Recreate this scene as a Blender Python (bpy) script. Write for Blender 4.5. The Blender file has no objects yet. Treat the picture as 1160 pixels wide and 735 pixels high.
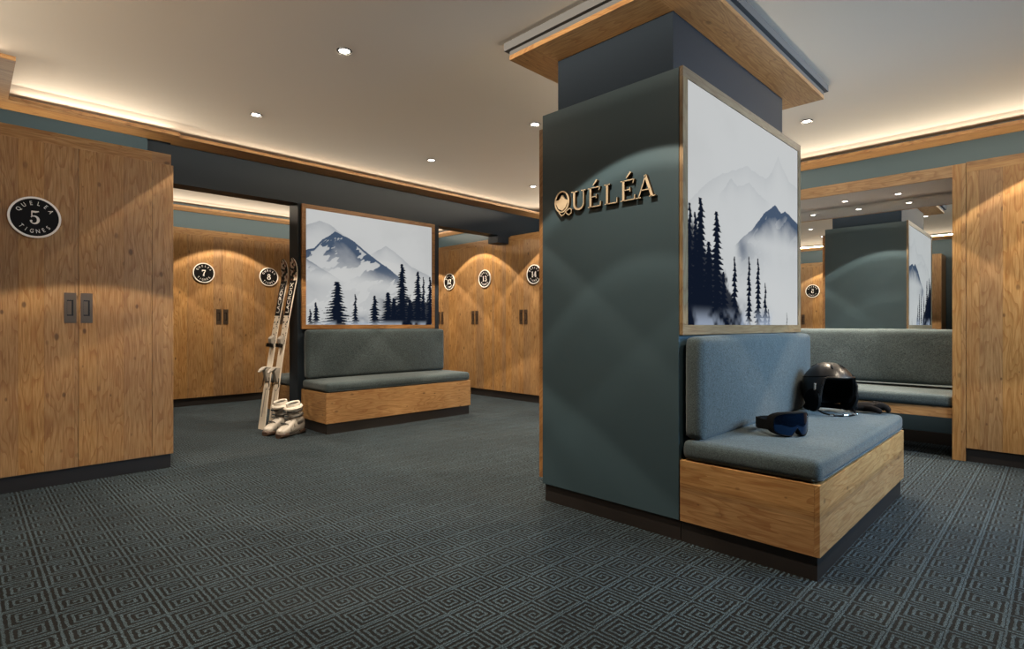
import bpy, bmesh, math, random
import numpy as np
from mathutils import Vector, Matrix

random.seed(7)
PI = math.pi
scn = bpy.context.scene
COL = scn.collection

# ------------------------------------------------------------------ helpers
def srgb(r, g, b):
    def f(c):
        c /= 255.0
        return c / 12.92 if c <= 0.04045 else ((c + 0.055) / 1.055) ** 2.4
    return (f(r), f(g), f(b), 1.0)

class NT:
    """tiny node-tree builder"""
    def __init__(self, name):
        self.m = bpy.data.materials.new(name)
        self.m.use_nodes = True
        self.t = self.m.node_tree
        self.t.nodes.clear()
        self.out = self.t.nodes.new('ShaderNodeOutputMaterial')
        self.b = self.t.nodes.new('ShaderNodeBsdfPrincipled')
        self.t.links.new(self.b.outputs[0], self.out.inputs[0])
    def n(self, kind, **kw):
        nd = self.t.nodes.new(kind)
        for k, v in kw.items():
            setattr(nd, k, v)
        return nd
    def l(self, a, b):
        self.t.links.new(a, b)
    def put(self, sock, v):
        if hasattr(v, 'is_linked') or hasattr(v, 'links'):
            self.t.links.new(v, sock)
        else:
            sock.default_value = v
    def math(self, op, a, b=0.0, c=None):
        nd = self.n('ShaderNodeMath', operation=op)
        self.put(nd.inputs[0], a); self.put(nd.inputs[1], b)
        if c is not None: self.put(nd.inputs[2], c)
        return nd.outputs[0]
    def mix(self, f, a, b, mode='MIX'):
        nd = self.n('ShaderNodeMix', data_type='RGBA', blend_type=mode)
        self.put(nd.inputs[0], f); self.put(nd.inputs[6], a); self.put(nd.inputs[7], b)
        return nd.outputs[2]
    def comb(self, x, y, z):
        nd = self.n('ShaderNodeCombineXYZ')
        self.put(nd.inputs[0], x); self.put(nd.inputs[1], y); self.put(nd.inputs[2], z)
        return nd.outputs[0]
    def sep(self, v):
        nd = self.n('ShaderNodeSeparateXYZ'); self.l(v, nd.inputs[0]); return nd.outputs
    def noise(self, vec, scale, detail=3.0, rough=0.5, dist=0.0):
        nd = self.n('ShaderNodeTexNoise')
        self.l(vec, nd.inputs['Vector'])
        nd.inputs['Scale'].default_value = scale; nd.inputs['Detail'].default_value = detail
        nd.inputs['Roughness'].default_value = rough; nd.inputs['Distortion'].default_value = dist
        return nd.outputs[0]
    def ramp(self, f, stops):
        nd = self.n('ShaderNodeValToRGB'); self.l(f, nd.inputs[0])
        cr = nd.color_ramp
        while len(cr.elements) < len(stops): cr.elements.new(0.5)
        for e, (p, c) in zip(cr.elements, stops):
            e.position = p; e.color = c
        return nd.outputs[0]
    def step(self, f, a, b):
        nd = self.n('ShaderNodeMapRange', interpolation_type='SMOOTHSTEP')
        self.l(f, nd.inputs[0]); nd.inputs[1].default_value = a; nd.inputs[2].default_value = b
        return nd.outputs[0]
    def bump(self, h, strength, dist):
        nd = self.n('ShaderNodeBump'); nd.inputs['Strength'].default_value = strength
        nd.inputs['Distance'].default_value = dist
        self.l(h, nd.inputs['Height']); self.l(nd.outputs[0], self.b.inputs['Normal'])
    def obj(self):
        return self.n('ShaderNodeTexCoord').outputs['Object']

def flat(name, col, rough=0.5, metal=0.0, **kw):
    t = NT(name)
    t.b.inputs['Base Color'].default_value = col
    t.b.inputs['Roughness'].default_value = rough
    t.b.inputs['Metallic'].default_value = metal
    for k, v in kw.items():
        t.b.inputs[k.replace('_', ' ')].default_value = v
    return t.m

def wood(name, grain, across, tint=(1, 1, 1), plank=0.13, knots=1.0, rough=0.48):
    """oak; grain = axis index of the grain, across = axis index across the planks (object space)"""
    t = NT(name)
    x = t.sep(t.obj())
    rnd = t.n('ShaderNodeObjectInfo').outputs['Random']
    off = t.math('MULTIPLY', rnd, 17.0)
    g = x[grain]; a = x[across]
    third = x[3 - grain - across]
    # planks of uneven width
    aw = t.math('ADD', a, t.math('MULTIPLY', t.noise(t.comb(t.math('MULTIPLY', a, 2.2), off, 0.0), 1.0, 0.0), 0.16))
    pid = t.math('FLOOR', t.math('DIVIDE', t.math('ADD', aw, off), plank))
    wn = t.n('ShaderNodeTexWhiteNoise', noise_dimensions='2D')
    t.l(t.comb(pid, off, 0.0), wn.inputs['Vector'])
    pr = wn.outputs['Value']
    fr = t.math('FRACT', t.math('DIVIDE', t.math('ADD', aw, off), plank))
    seam = t.math('GREATER_THAN', t.math('ABSOLUTE', t.math('SUBTRACT', fr, 0.5)), 0.487)
    po = t.math('MULTIPLY', pr, 9.0)
    A = t.math('ADD', t.math('ADD', a, third), po)
    G = t.math('ADD', g, t.math('MULTIPLY', pr, 5.0))
    # fine streaks
    v1 = t.comb(t.math('MULTIPLY', A, 130.0), t.math('MULTIPLY', G, 7.0), off)
    fine = t.noise(v1, 1.0, 3.0, 0.6)
    # cathedral rings
    v2 = t.comb(t.math('MULTIPLY', A, 8.0), t.math('MULTIPLY', G, 1.1), off)
    big = t.noise(v2, 1.0, 2.0, 0.45, 0.3)
    ring = t.math('FRACT', t.math('MULTIPLY', big, 17.0))
    ringd = t.step(ring, 0.55, 1.0)
    cloud = t.noise(t.comb(t.math('MULTIPLY', A, 5.0), t.math('MULTIPLY', G, 1.2), off), 1.0, 4.0, 0.6)
    # knots
    vo = t.n('ShaderNodeTexVoronoi', feature='F1', voronoi_dimensions='2D')
    vo.inputs['Scale'].default_value = 1.0
    t.l(t.comb(t.math('ADD', t.math('MULTIPLY', A, 11.0), off), t.math('MULTIPLY', G, 6.0), 0.0), vo.inputs['Vector'])
    vc = t.sep(vo.outputs['Color'])
    rad = t.math('ADD', 0.025, t.math('MULTIPLY', t.math('MULTIPLY', vc[1], vc[1]), 0.13))
    wob = t.math('MULTIPLY', t.noise(v2, 9.0, 2.0), 0.03)
    kd = t.math('DIVIDE', t.math('ADD', vo.outputs['Distance'], wob), rad)
    kn = t.math('MULTIPLY', t.math('SUBTRACT', 1.0, t.step(kd, 0.55, 1.3)),
                t.math('MULTIPLY', t.math('GREATER_THAN', vc[0], 0.45), t.math('ADD', 0.25, t.math('MULTIPLY', vc[2], 0.6))))
    base = t.ramp(fine, [(0.25, srgb(118, 84, 48)), (0.5, srgb(149, 114, 72)), (0.78, srgb(168, 134, 91))])
    c = t.mix(t.math('MULTIPLY', ringd, 0.5), base, srgb(112, 68, 30))
    c = t.mix(t.math('MULTIPLY', t.step(cloud, 0.4, 0.75), 0.35), c, srgb(122, 80, 44))
    hsv = t.n('ShaderNodeHueSaturation')
    t.l(c, hsv.inputs['Color'])
    t.put(hsv.inputs['Value'], t.math('ADD', 0.86, t.math('MULTIPLY', pr, 0.24)))
    t.put(hsv.inputs['Saturation'], t.math('ADD', 0.92, t.math('MULTIPLY', pr, 0.12)))
    c = t.mix(t.math('MULTIPLY', kn, 0.85 * knots), hsv.outputs[0], srgb(52, 30, 14))
    c = t.mix(t.math('MULTIPLY', seam, 0.28), c, srgb(66, 40, 20))
    c = t.mix(1.0, c, (tint[0], tint[1], tint[2], 1), 'MULTIPLY')
    t.l(c, t.b.inputs['Base Color'])
    t.b.inputs['Roughness'].default_value = rough
    t.b.inputs['Specular IOR Level'].default_value = 0.35
    t.bump(t.math('ADD', t.math('MULTIPLY', fine, 0.6), t.math('MULTIPLY', ringd, -0.3)), 0.12, 0.001)
    return t.m

def fabric(name, c1, c2):
    t = NT(name)
    o = t.obj(); x = t.sep(o)
    s = t.math('ADD', x[0], x[1])
    w1 = t.noise(t.comb(t.math('MULTIPLY', x[0], 900.0), t.math('MULTIPLY', x[1], 900.0), t.math('MULTIPLY', x[2], 150.0)), 1.0, 2.0, 0.7)
    w2 = t.noise(t.comb(t.math('MULTIPLY', x[0], 110.0), t.math('MULTIPLY', x[1], 110.0), t.math('MULTIPLY', x[2], 900.0)), 1.0, 2.0, 0.7)
    w3 = t.noise(t.comb(t.math('MULTIPLY', x[0], 110.0), t.math('MULTIPLY', x[1], 900.0), t.math('MULTIPLY', x[2], 150.0)), 1.0, 2.0, 0.7)
    w = t.math('MULTIPLY', t.math('ADD', t.math('ADD', w1, w2), w3), 0.333)
    f = t.step(w, 0.38, 0.62)
    c = t.mix(f, c1, c2)
    t.l(c, t.b.inputs['Base Color'])
    t.b.inputs['Roughness'].default_value = 0.9
    t.b.inputs['Specular IOR Level'].default_value = 0.15
    t.b.inputs['Sheen Weight'].default_value = 0.12
    t.b.inputs['Sheen Roughness'].default_value = 0.5
    cr = t.noise(o, 9.0, 4.0, 0.55, 0.8)
    t.bump(t.math('ADD', t.math('MULTIPLY', w, 0.10), t.math('MULTIPLY', cr, 1.0)), 0.35, 0.010)
    return t.m

def carpet(name):
    t = NT(name)
    x = t.sep(t.obj())
    T = 0.1368
    wob = t.noise(t.obj(), 55.0, 2.0, 0.6)
    wb = t.math('MULTIPLY', t.math('SUBTRACT', wob, 0.5), 0.09)
    ux = t.math('ADD', t.math('DIVIDE', t.math('ADD', x[0], 0.045), T), wb)
    uy = t.math('ADD', t.math('DIVIDE', t.math('ADD', x[1], 0.0085), T), wb)
    ix = t.math('FLOOR', ux); iy = t.math('FLOOR', uy)
    fx = t.math('SUBTRACT', t.math('SUBTRACT', ux, ix), 0.5)
    fy = t.math('SUBTRACT', t.math('SUBTRACT', uy, iy), 0.5)
    # flip alternate tiles
    px = t.math('MODULO', t.math('ABSOLUTE', t.math('ADD', ix, iy)), 2.0)
    sgn = t.math('SUBTRACT', t.math('MULTIPLY', t.math('GREATER_THAN', px, 0.5), 2.0), 1.0)
    fx2 = t.math('MULTIPLY', fx, sgn)
    P = 1.0 / 7.0
    up = t.math('GREATER_THAN', fy, 0.0)
    r1 = t.math('MAXIMUM', t.math('ABSOLUTE', fx2), t.math('ABSOLUTE', fy))
    r2 = t.math('SUBTRACT', t.math('MAXIMUM', t.math('ABSOLUTE', t.math('SUBTRACT', fx2, P / 2)), t.math('ABSOLUTE', fy)), P / 2)
    r = t.math('ADD', t.math('MULTIPLY', up, r1), t.math('MULTIPLY', t.math('SUBTRACT', 1.0, up), r2))
    ph = t.math('FRACT', t.math('ADD', t.math('DIVIDE', t.math('ADD', r, 0.5), P), 0.5))
    tri = t.math('ABSOLUTE', t.math('SUBTRACT', ph, 0.5))
    line = t.math('SUBTRACT', 1.0, t.step(tri, 0.16, 0.30))
    edge = t.math('MAXIMUM', t.math('ABSOLUTE', fx), t.math('ABSOLUTE', fy))
    line = t.math('MAXIMUM', line, t.step(edge, 0.474, 0.486))
    pile = t.noise(t.obj(), 230.0, 3.0, 0.9)
    pile2 = t.noise(t.obj(), 140.0, 2.0, 0.7)
    blotch = t.noise(t.obj(), 1.6, 3.0, 0.6)
    light = t.mix(t.step(pile, 0.36, 0.66), srgb(2, 6, 9), srgb(82, 102, 114))
    dark = t.mix(t.step(pile, 0.42, 0.7), srgb(1, 2, 3), srgb(20, 24, 27))
    c = t.mix(t.math('MULTIPLY', line, t.math('ADD', 0.1, t.math('MULTIPLY', pile2, 1.4))), dark, light)
    c = t.mix(t.math('MULTIPLY', t.step(blotch, 0.35, 0.7), 0.25), c, srgb(18, 22, 25))
    t.l(c, t.b.inputs['Base Color'])
    t.b.inputs['Roughness'].default_value = 0.92
    t.b.inputs['Specular IOR Level'].default_value = 0.2
    t.bump(t.math('ADD', t.math('MULTIPLY', line, 0.7), t.math('MULTIPLY', pile, 0.6)), 0.8, 0.006)
    return t.m

def paint(name, col, rough=0.42, spec=0.35):
    t = NT(name)
    n = t.noise(t.obj(), 2.0, 3.0)
    c = t.mix(t.math('MULTIPLY', n, 0.12), col, tuple(v * 0.8 for v in col[:3]) + (1,))
    t.l(c, t.b.inputs['Base Color'])
    t.b.inputs['Roughness'].default_value = rough
    t.b.inputs['Specular IOR Level'].default_value = spec
    t.bump(t.noise(t.obj(), 260.0, 2.0), 0.04, 0.001)
    return t.m

M = {}
M['oak_v'] = wood('oak_vertical', 2, 0)                 # grain up, planks across local x
M['oak_vy'] = wood('oak_vertical_side', 2, 1)
M['oak_x'] = wood('oak_along_x', 0, 2, plank=1.3, knots=0.9)
M['oak_y'] = wood('oak_along_y', 1, 2, plank=1.3, knots=0.9)
M['oak_grey'] = wood('oak_grey', 0, 2, tint=(0.52, 0.64, 0.84), plank=0.4, knots=0.5)
M['oak_grey_v'] = wood('oak_grey_vertical', 2, 0, tint=(0.52, 0.64, 0.84), plank=0.4, knots=0.5)
M['oak_frame'] = wood('oak_frame', 0, 2, tint=(0.8, 0.72, 0.62), plank=0.5, knots=0.3)
M['oak_soffit_x'] = wood('oak_soffit_x', 0, 1, tint=(1.0, 0.96, 0.88), plank=0.6, knots=0.7)
M['oak_soffit_y'] = wood('oak_soffit_y', 1, 0, tint=(1.0, 0.96, 0.88), plank=0.6, knots=0.7)
M['fabric'] = fabric('blue_grey_weave', srgb(31, 39, 43), srgb(72, 84, 88))
M['carpet'] = carpet('greek_key_carpet')
M['green'] = paint('dark_teal_paint', srgb(49, 67, 76), 0.5, 0.3)
M['navy'] = paint('navy_paint', srgb(21, 32, 44), 0.7, 0.15)
M['ceil'] = paint('ceiling_paint', srgb(206, 201, 194), 0.9, 0.1)
M['plinth'] = flat('dark_bronze_plinth', srgb(27, 23, 22), 0.5, 0.0)
M['bronze'] = flat('bronze_plate', srgb(96, 82, 70), 0.4, 0.75)
M['bronze_dark'] = flat('bronze_recess', srgb(28, 23, 20), 0.5, 0.4)
M['black'] = flat('black_enamel', srgb(10, 10, 11), 0.55, 0.0, Specular_IOR_Level=0.15)
M['white'] = flat('white_enamel', srgb(232, 228, 222), 0.4)
M['gold'] = flat('brushed_gold', srgb(226, 210, 184), 0.45, 0.75)
M['gold_dark'] = flat('bronze_side', srgb(120, 84, 52), 0.35, 1.0)
M['mirror'] = flat('mirror_silver', (0.86, 0.88, 0.88, 1), 0.0, 1.0)
M['chrome'] = flat('chrome', (0.8, 0.8, 0.8, 1), 0.18, 1.0)
M['rim'] = flat('lamp_rim', srgb(70, 70, 72), 0.3, 0.8)
M['dark_gap'] = flat('dark_gap', srgb(14, 14, 14), 0.8)

def emis(name, col, s):
    t = NT(name)
    t.b.inputs['Base Color'].default_value = (0, 0, 0, 1)
    t.b.inputs['Emission Color'].default_value = col
    t.b.inputs['Emission Strength'].default_value = s
    return t.m
M['lamp'] = emis('lamp_glow', (1.0, 0.93, 0.84, 1), 14.0)
M['cove_glow'] = emis('cove_led_glow', (1.0, 0.74, 0.45, 1), 3.0)

# mesh collecting ------------------------------------------------------------
class MB:
    def __init__(self):
        self.bm = bmesh.new(); self.sides = False
    def box(self, x0, x1, y0, y1, z0, z1, mi=0):
        vs = [self.bm.verts.new(p) for p in ((x0, y0, z0), (x1, y0, z0), (x1, y1, z0), (x0, y1, z0),
                                             (x0, y0, z1), (x1, y0, z1), (x1, y1, z1), (x0, y1, z1))]
        for f in ((0, 3, 2, 1), (4, 5, 6, 7), (0, 1, 5, 4), (1, 2, 6, 5), (2, 3, 7, 6), (3, 0, 4, 7)):
            fc = self.bm.faces.new([vs[i] for i in f]); fc.material_index = mi
        return self
    def prism(self, pts, mat, d, mi=0):
        """polygon pts (2d) mapped by mat(x,y,depth) and extruded d"""
        a = [self.bm.verts.new(mat(x, y, 0.0)) for x, y in pts]
        b = [self.bm.verts.new(mat(x, y, d)) for x, y in pts]
        n = len(pts)
        fs = []
        fs.append(self.bm.faces.new(a)); fs.append(self.bm.faces.new(b[::-1]))
        for i in range(n):
            fs.append(self.bm.faces.new((a[i], b[i], b[(i + 1) % n], a[(i + 1) % n])))
        for k, f in enumerate(fs): f.material_index = mi + (1 if self.sides and k > 1 else 0)
        return self
    def loft(self, rings, cap=True, mi=0, closed=True):
        R = [[self.bm.verts.new(p) for p in r] for r in rings]
        n = len(R[0])
        for a, b in zip(R, R[1:]):
            for i in range(n if closed else n - 1):
                j = (i + 1) % n
                f = self.bm.faces.new((a[i], a[j], b[j], b[i])); f.material_index = mi
        if cap:
            f = self.bm.faces.new(R[0][::-1]); f.material_index = mi
            f = self.bm.faces.new(R[-1]); f.material_index = mi
        return self
    def tube(self, pts, r, n=8, mi=0, flatten=1.0):
        pts = [Vector(p) for p in pts]
        rings = []
        for i, p in enumerate(pts):
            d = (pts[min(i + 1, len(pts) - 1)] - pts[max(i - 1, 0)]).normalized()
            up = Vector((0, 0, 1)) if abs(d.z) < 0.9 else Vector((1, 0, 0))
            a = d.cross(up).normalized(); b = a.cross(d).normalized()
            rr = r[i] if isinstance(r, (list, tuple)) else r
            rings.append([p + a * math.cos(2 * PI * k / n) * rr + b * math.sin(2 * PI * k / n) * rr * flatten for k in range(n)])
        return self.loft(rings, mi=mi)
    def disc(self, c, r, y0, y1, n=48, mi=0, rin=0.0):
        """disc in the local xz plane, from y0 to y1"""
        cx, cz = c
        def ring(rr, y): return [(cx + rr * math.cos(2 * PI * k / n), y, cz + rr * math.sin(2 * PI * k / n)) for k in range(n)]
        if rin <= 0:
            return self.loft([ring(r, y0), ring(r, y1)], mi=mi)
        R = [ring(rin, y1), ring(rin, y0), ring(r, y0), ring(r, y1), ring(rin, y1)]
        return self.loft(R, cap=False, mi=mi)
    def build(self, name, mats, parent=None, smooth=False, bevel=0.0, loc=None, recalc=True, angle=40):
        if recalc: bmesh.ops.recalc_face_normals(self.bm, faces=self.bm.faces[:])
        me = bpy.data.meshes.new(name)
        self.bm.to_mesh(me); self.bm.free()
        for m in (mats if isinstance(mats, (list, tuple)) else [mats]):
            me.materials.append(m)
        o = bpy.data.objects.new(name, me); COL.objects.link(o)
        if parent: o.parent = parent
        if loc: o.location = loc
        if smooth:
            for p in me.polygons: p.use_smooth = True
            try:
                me.set_sharp_from_angle(angle=math.radians(angle))
            except Exception: pass
        if bevel > 0:
            b = o.modifiers.new('bevel', 'BEVEL'); b.width = bevel; b.segments = 2; b.limit_method = 'ANGLE'
            b.harden_normals = False
        return o

def tag(o, label, cat, group=None, kind=None):
    o['label'] = label; o['category'] = cat
    if group: o['group'] = group
    if kind: o['kind'] = kind
    return o

def struct(name, mb, mats, label=None, cat=None, **kw):
    o = mb.build(name, mats, **kw)
    o['kind'] = 'structure'
    if label: o['label'] = label
    if cat: o['category'] = cat
    return o

def empty(name, loc, label, cat, group=None, rz=0.0):
    o = bpy.data.objects.new(name, None); COL.objects.link(o)
    o.location = loc; o.rotation_euler = (0, 0, rz); o.empty_display_size = 0.1
    tag(o, label, cat, group)
    return o

def copy_tree(o, parent=None):
    c = o.copy(); COL.objects.link(c); c.parent = parent
    for ch in list(o.children): copy_tree(ch, c)
    return c

def text_mesh(body, size, depth):
    """built-in font, centred on its own bounds, returned as list of polys in a temp mesh (x, y plane)"""
    cu = bpy.data.curves.new('t', 'FONT'); cu.body = body; cu.size = size; cu.extrude = depth / 2
    cu.resolution_u = 3; cu.align_x = 'CENTER'; cu.align_y = 'CENTER'
    o = bpy.data.objects.new('t', cu); COL.objects.link(o)
    dg = bpy.context.evaluated_depsgraph_get(); dg.update()
    me = bpy.data.meshes.new_from_object(o.evaluated_get(dg))
    V = [tuple(v.co) for v in me.vertices]; Fs = [tuple(p.vertices) for p in me.polygons]
    bpy.data.objects.remove(o); bpy.data.curves.remove(cu); bpy.data.meshes.remove(me)
    return V, Fs

def add_text(mb, body, size, depth, fn, mi=0, sx=1.0):
    V, Fs = text_mesh(body, size, depth)
    vs = [mb.bm.verts.new(fn(x * sx, y, z)) for x, y, z in V]
    for f in Fs:
        try:
            fc = mb.bm.faces.new([vs[i] for i in f]); fc.material_index = mi
        except ValueError: pass

def ribbon(pts, w):
    """outline polygon of a stroke with per-point widths"""
    L, R = [], []
    n = len(pts)
    for i in range(n):
        a = Vector(pts[max(i - 1, 0)]); b = Vector(pts[min(i + 1, n - 1)])
        d = (b - a).normalized(); nn = Vector((-d.y, d.x))
        ww = w[i] if isinstance(w, (list, tuple)) else w
        p = Vector(pts[i])
        L.append(tuple(p + nn * ww / 2)); R.append(tuple(p - nn * ww / 2))
    return L, R
def add_stroke(mb, pts, w, fn, d, mi=0):
    L, R = ribbon(pts, w)
    for i in range(len(L) - 1):
        mb.prism([L[i], L[i + 1], R[i + 1], R[i]], fn, d, mi)
def arc(cx, cy, rx, ry, a0, a1, n=14):
    return [(cx + rx * math.cos(math.radians(a0 + (a1 - a0) * i / n)), cy + ry * math.sin(math.radians(a0 + (a1 - a0) * i / n))) for i in range(n + 1)]

# serif numerals as strokes in a 0..~0.6 x 0..1 box
def numeral(ch):
    T, t = 0.17, 0.07
    S = []
    if ch == '5':
        S.append(([(0.12, 0.97), (0.12, 0.56)], t))
        S.append(([(0.10, 0.94), (0.35, 0.93), (0.54, 0.98)], [0.13, 0.13, 0.06]))
        a = arc(0.26, 0.31, 0.25, 0.29, 140, -150, 18)
        S.append((a, [0.05 + 0.12 * math.exp(-((i - 9) / 5.0) ** 2) for i in range(19)]))
        S.append((arc(0.08, 0.2, 0.04, 0.04, 0, 360, 10), 0.08))
    elif ch == '7':
        S.append(([(0.05, 0.90), (0.56, 0.90)], 0.15)); S.append(([(0.06, 0.97), (0.06, 0.70)], 0.06))
        S.append(([(0.54, 0.86), (0.34, 0.5), (0.27, 0.22), (0.27, 0.0)], [0.07, 0.12, 0.18, 0.2]))
        S.append(([(0.14, 0.03), (0.42, 0.03)], 0.06))
    elif ch == '8':
        S.append((arc(0.3, 0.74, 0.17, 0.2, 0, 360, 20), [0.08 + 0.05 * abs(math.cos(PI * i / 10)) for i in range(21)]))
        S.append((arc(0.3, 0.27, 0.22, 0.24, 0, 360, 20), [0.08 + 0.08 * abs(math.cos(PI * i / 10)) for i in range(21)]))
    elif ch == '1':
        S.append(([(0.3, 0.98), (0.3, 0.0)], T)); S.append(([(0.14, 0.03), (0.46, 0.03)], 0.07)); S.append(([(0.12, 0.84), (0.3, 0.95)], 0.07))
    elif ch == '2':
        S.append((arc(0.28, 0.7, 0.22, 0.26, 170, -40, 14), [0.06 + 0.1 * (i / 14.0) for i in range(15)]))
        S.append(([(0.47, 0.56), (0.3, 0.3), (0.07, 0.06)], [0.15, 0.09, 0.06])); S.append(([(0.05, 0.07), (0.54, 0.07)], 0.14)); S.append(([(0.53, 0.02), (0.53, 0.25)], 0.06))
    elif ch == '3':
        S.append((arc(0.26, 0.74, 0.2, 0.22, 160, -90, 14), [0.06 + 0.09 * math.exp(-((i - 8) / 4.0) ** 2) for i in range(15)]))
        S.append((arc(0.26, 0.28, 0.25, 0.26, 90, -160, 14), [0.06 + 0.11 * math.exp(-((i - 6) / 4.0) ** 2) for i in range(15)]))
    elif ch == '4':
        S.append(([(0.40, 0.98), (0.40, 0.0)], T)); S.append(([(0.36, 0.95), (0.04, 0.3)], t)); S.append(([(0.02, 0.29), (0.58, 0.29)], 0.1)); S.append(([(0.24, 0.03), (0.55, 0.03)], 0.06))
    return S

# ================================================================= ROOM SHELL
XW, XF = 5.80, 5.21          # right wall plane, locker front plane
YB = 5.25                    # partition / beam front
ZS = 2.505                   # soffit underside
ZC = 2.60                    # ceiling
mb = MB(); mb.box(-0.75, 6.1, -1.65, 8.4, -0.1, 0.0)
struct('floor', mb, M['carpet'])
mb = MB(); mb.box(-0.75, 6.1, -1.65, 8.4, ZC, ZC + 0.12)
struct('ceiling', mb, M['ceil'])
mb = MB(); mb.box(XW, XW + 0.15, -1.65, 8.4, 0, ZC)
struct('wall_right', mb, M['green'])
mb = MB(); mb.box(-0.75, XW, 8.18, 8.4, 0, ZC)
struct('wall_back', mb, M['green'])
mb = MB(); mb.box(-0.75, -0.6, -1.65, 8.18, 0, ZC)
struct('wall_left', mb, M['green'])
mb = MB(); mb.box(-0.6, XW, -1.65, -1.45, 0, ZC)
struct('wall_front', mb, M['green'])
mb = MB()
mb.box(-0.6, 1.055, 5.21, 5.44, 0, ZC)
struct('wall_side', mb, M['green'])
# beam and partition in one piece
mb = MB()
mb.box(1.055, XW, YB, 5.44, 2.187, ZC)
mb.box(2.304, 4.013, YB, 5.44, 0, 2.187)
mb.box(4.987, 5.18, YB, 5.44, 2.09, 2.187)
struct('wall_middle', mb, paint('dark_beam_paint', srgb(19, 29, 38), 0.6, 0.3))

# oak cornice boards (soffit borders) with a small upstand
def board(mb, x0, x1, y0, y1, mi):
    mb.box(x0, x1, y0, y1, ZS, ZS + 0.026, mi)
mb = MB()
board(mb, 5.575, XW, -1.45, YB, 1)
board(mb, 1.225, 5.575, 5.01, YB, 0)
board(mb, 0.215, 1.225, 4.97, 5.21, 0)
board(mb, -0.6, 0.215, 4.22, 5.21, 0)
board(mb, -0.6, -0.25, -1.45, 4.22, 1)
board(mb, -0.25, 5.575, -1.45, -1.23, 0)
struct('trim_1', mb, [M['oak_soffit_x'], M['oak_soffit_y']])
mb = MB()
board(mb, 5.575, XW, 5.44, 8.18, 1)
board(mb, -0.6, 5.575, 7.93, 8.18, 0)
board(mb, -0.6, 5.575, 5.44, 5.66, 0)
board(mb, -0.6, -0.38, 5.66, 7.93, 1)
struct('trim_2', mb, [M['oak_soffit_x'], M['oak_soffit_y']])
# cornice around the column
mb = MB()
cx0, cx1, cy0, cy1 = 2.199, 4.06, 1.12, 2.219
nx0, nx1, ny0, ny1 = 2.404, 3.857, 1.314, 2.032
mb.box(cx0, cx1, cy0, ny0, ZS, ZS + 0.026, 0); mb.box(cx0, cx1, ny1, cy1, ZS, ZS + 0.026, 0)
mb.box(cx0, nx0, ny0, ny1, ZS, ZS + 0.026, 1); mb.box(nx1, cx1, ny0, ny1, ZS, ZS + 0.026, 1)
struct('trim_3', mb, [M['oak_soffit_x'], M['oak_soffit_y']])
mb = MB()
mb.box(cx0 + .001, cx1 - .001, cy0 + .001, ny0, ZS + 0.026, 2.555); mb.box(cx0 + .001, cx1 - .001, ny1, cy1 - .001, ZS + 0.026, 2.555)
mb.box(cx0 + .001, nx0, ny0, ny1, ZS + .026, 2.555); mb.box(nx1, cx1 - .001, ny0, ny1, ZS + .026, 2.555)
mb.box(cx0 - .022, cx1 + .022, cy0 - .022, ny0, 2.555, ZC); mb.box(cx0 - .022, cx1 + .022, ny1, cy1 + .022, 2.555, ZC)
mb.box(cx0 - .022, nx0, ny0, ny1, 2.555, ZC); mb.box(nx1, cx1 + .022, ny0, ny1, 2.555, ZC)
struct('trim_4', mb, paint('plaster_step', srgb(95, 97, 101), 0.9, 0.1))

# ================================================================= COLUMN
CX0, CX1, CY0, CY1, CZ = 2.342, 3.936, 1.2515, 2.095, 2.194
col = empty('column', ((CX0 + CX1) / 2, (CY0 + CY1) / 2, 0), 'dark teal square column carrying the gold sign, under an oak cornice', 'column')
L = Vector(col.location)
def cbox(mb, x0, x1, y0, y1, z0, z1): mb.box(x0 - L.x, x1 - L.x, y0 - L.y, y1 - L.y, z0, z1)
mb = MB(); cbox(mb, CX0, CX1, CY0, CY1, 0.098, CZ); mb.build('cladding', M['green'], col, bevel=0.0015)
mb = MB(); cbox(mb, nx0, nx1, ny0, ny1, CZ, ZC - 0.001); o = mb.build('neck', M['navy'], col)
o['label'] = 'narrower navy neck of the column'
mb = MB(); cbox(mb, CX0 + .012, CX1 - .012, CY0 - 0.003, CY1 - .012, 0, 0.098); mb.build('plinth', M['plinth'], col)

# ================================================================= LOCKERS
def make_sign(parent, num, sx):
    mb = MB(); mb.disc((0, 0), 0.1225, -0.010, -0.001, mi=0)
    s = mb.build('number_sign', M['black'], parent); s.location = (sx, 0, 1.655)
    mb = MB(); mb.disc((0, 0), 0.1245, -0.014, -0.001, rin=0.1135); mb.build('rim', M['white'], s)
    mb = MB()
    h = 0.078; wch = 0.6 * h; tot = wch * len(num)
    if len(num) == 2: h = 0.075; wch = 0.62 * h; tot = wch * 2
    for i, ch in enumerate(num):
        ox = -tot / 2 + i * wch
        for pts, w in numeral(ch):
            sc = lambda q, k=h: q * k
            add_stroke(mb, [(p[0] * h, p[1] * h) for p in pts], [q * h for q in w] if isinstance(w, list) else w * h,
                       lambda x, y, d, ox=ox: (ox + x, -0.0125 + d, y - h / 2), 0.0025)
    mb.build('numeral', M['white'], s)
    mb = MB()
    for word, a0, a1, up in (('QUELEA', 150, 30, True), ('TIGNES', 222, 318, False)):
        for i, ch in enumerate(word):
            a = math.radians(a0 + (a1 - a0) * i / 5.0)
            R = 0.085
            rot = a - PI / 2 if up else a + PI / 2
            c, sn = math.cos(rot), math.sin(rot)
            px, pz = R * math.cos(a), R * math.sin(a)
            add_text(mb, ch, 0.034, 0.0025, lambda x, y, z, c=c, sn=sn, px=px, pz=pz: (px + x * c - y * sn, -0.0115 - z, pz + x * sn + y * c), sx=0.8)
    mb.build('lettering', M['white'], s)
    return s

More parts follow.
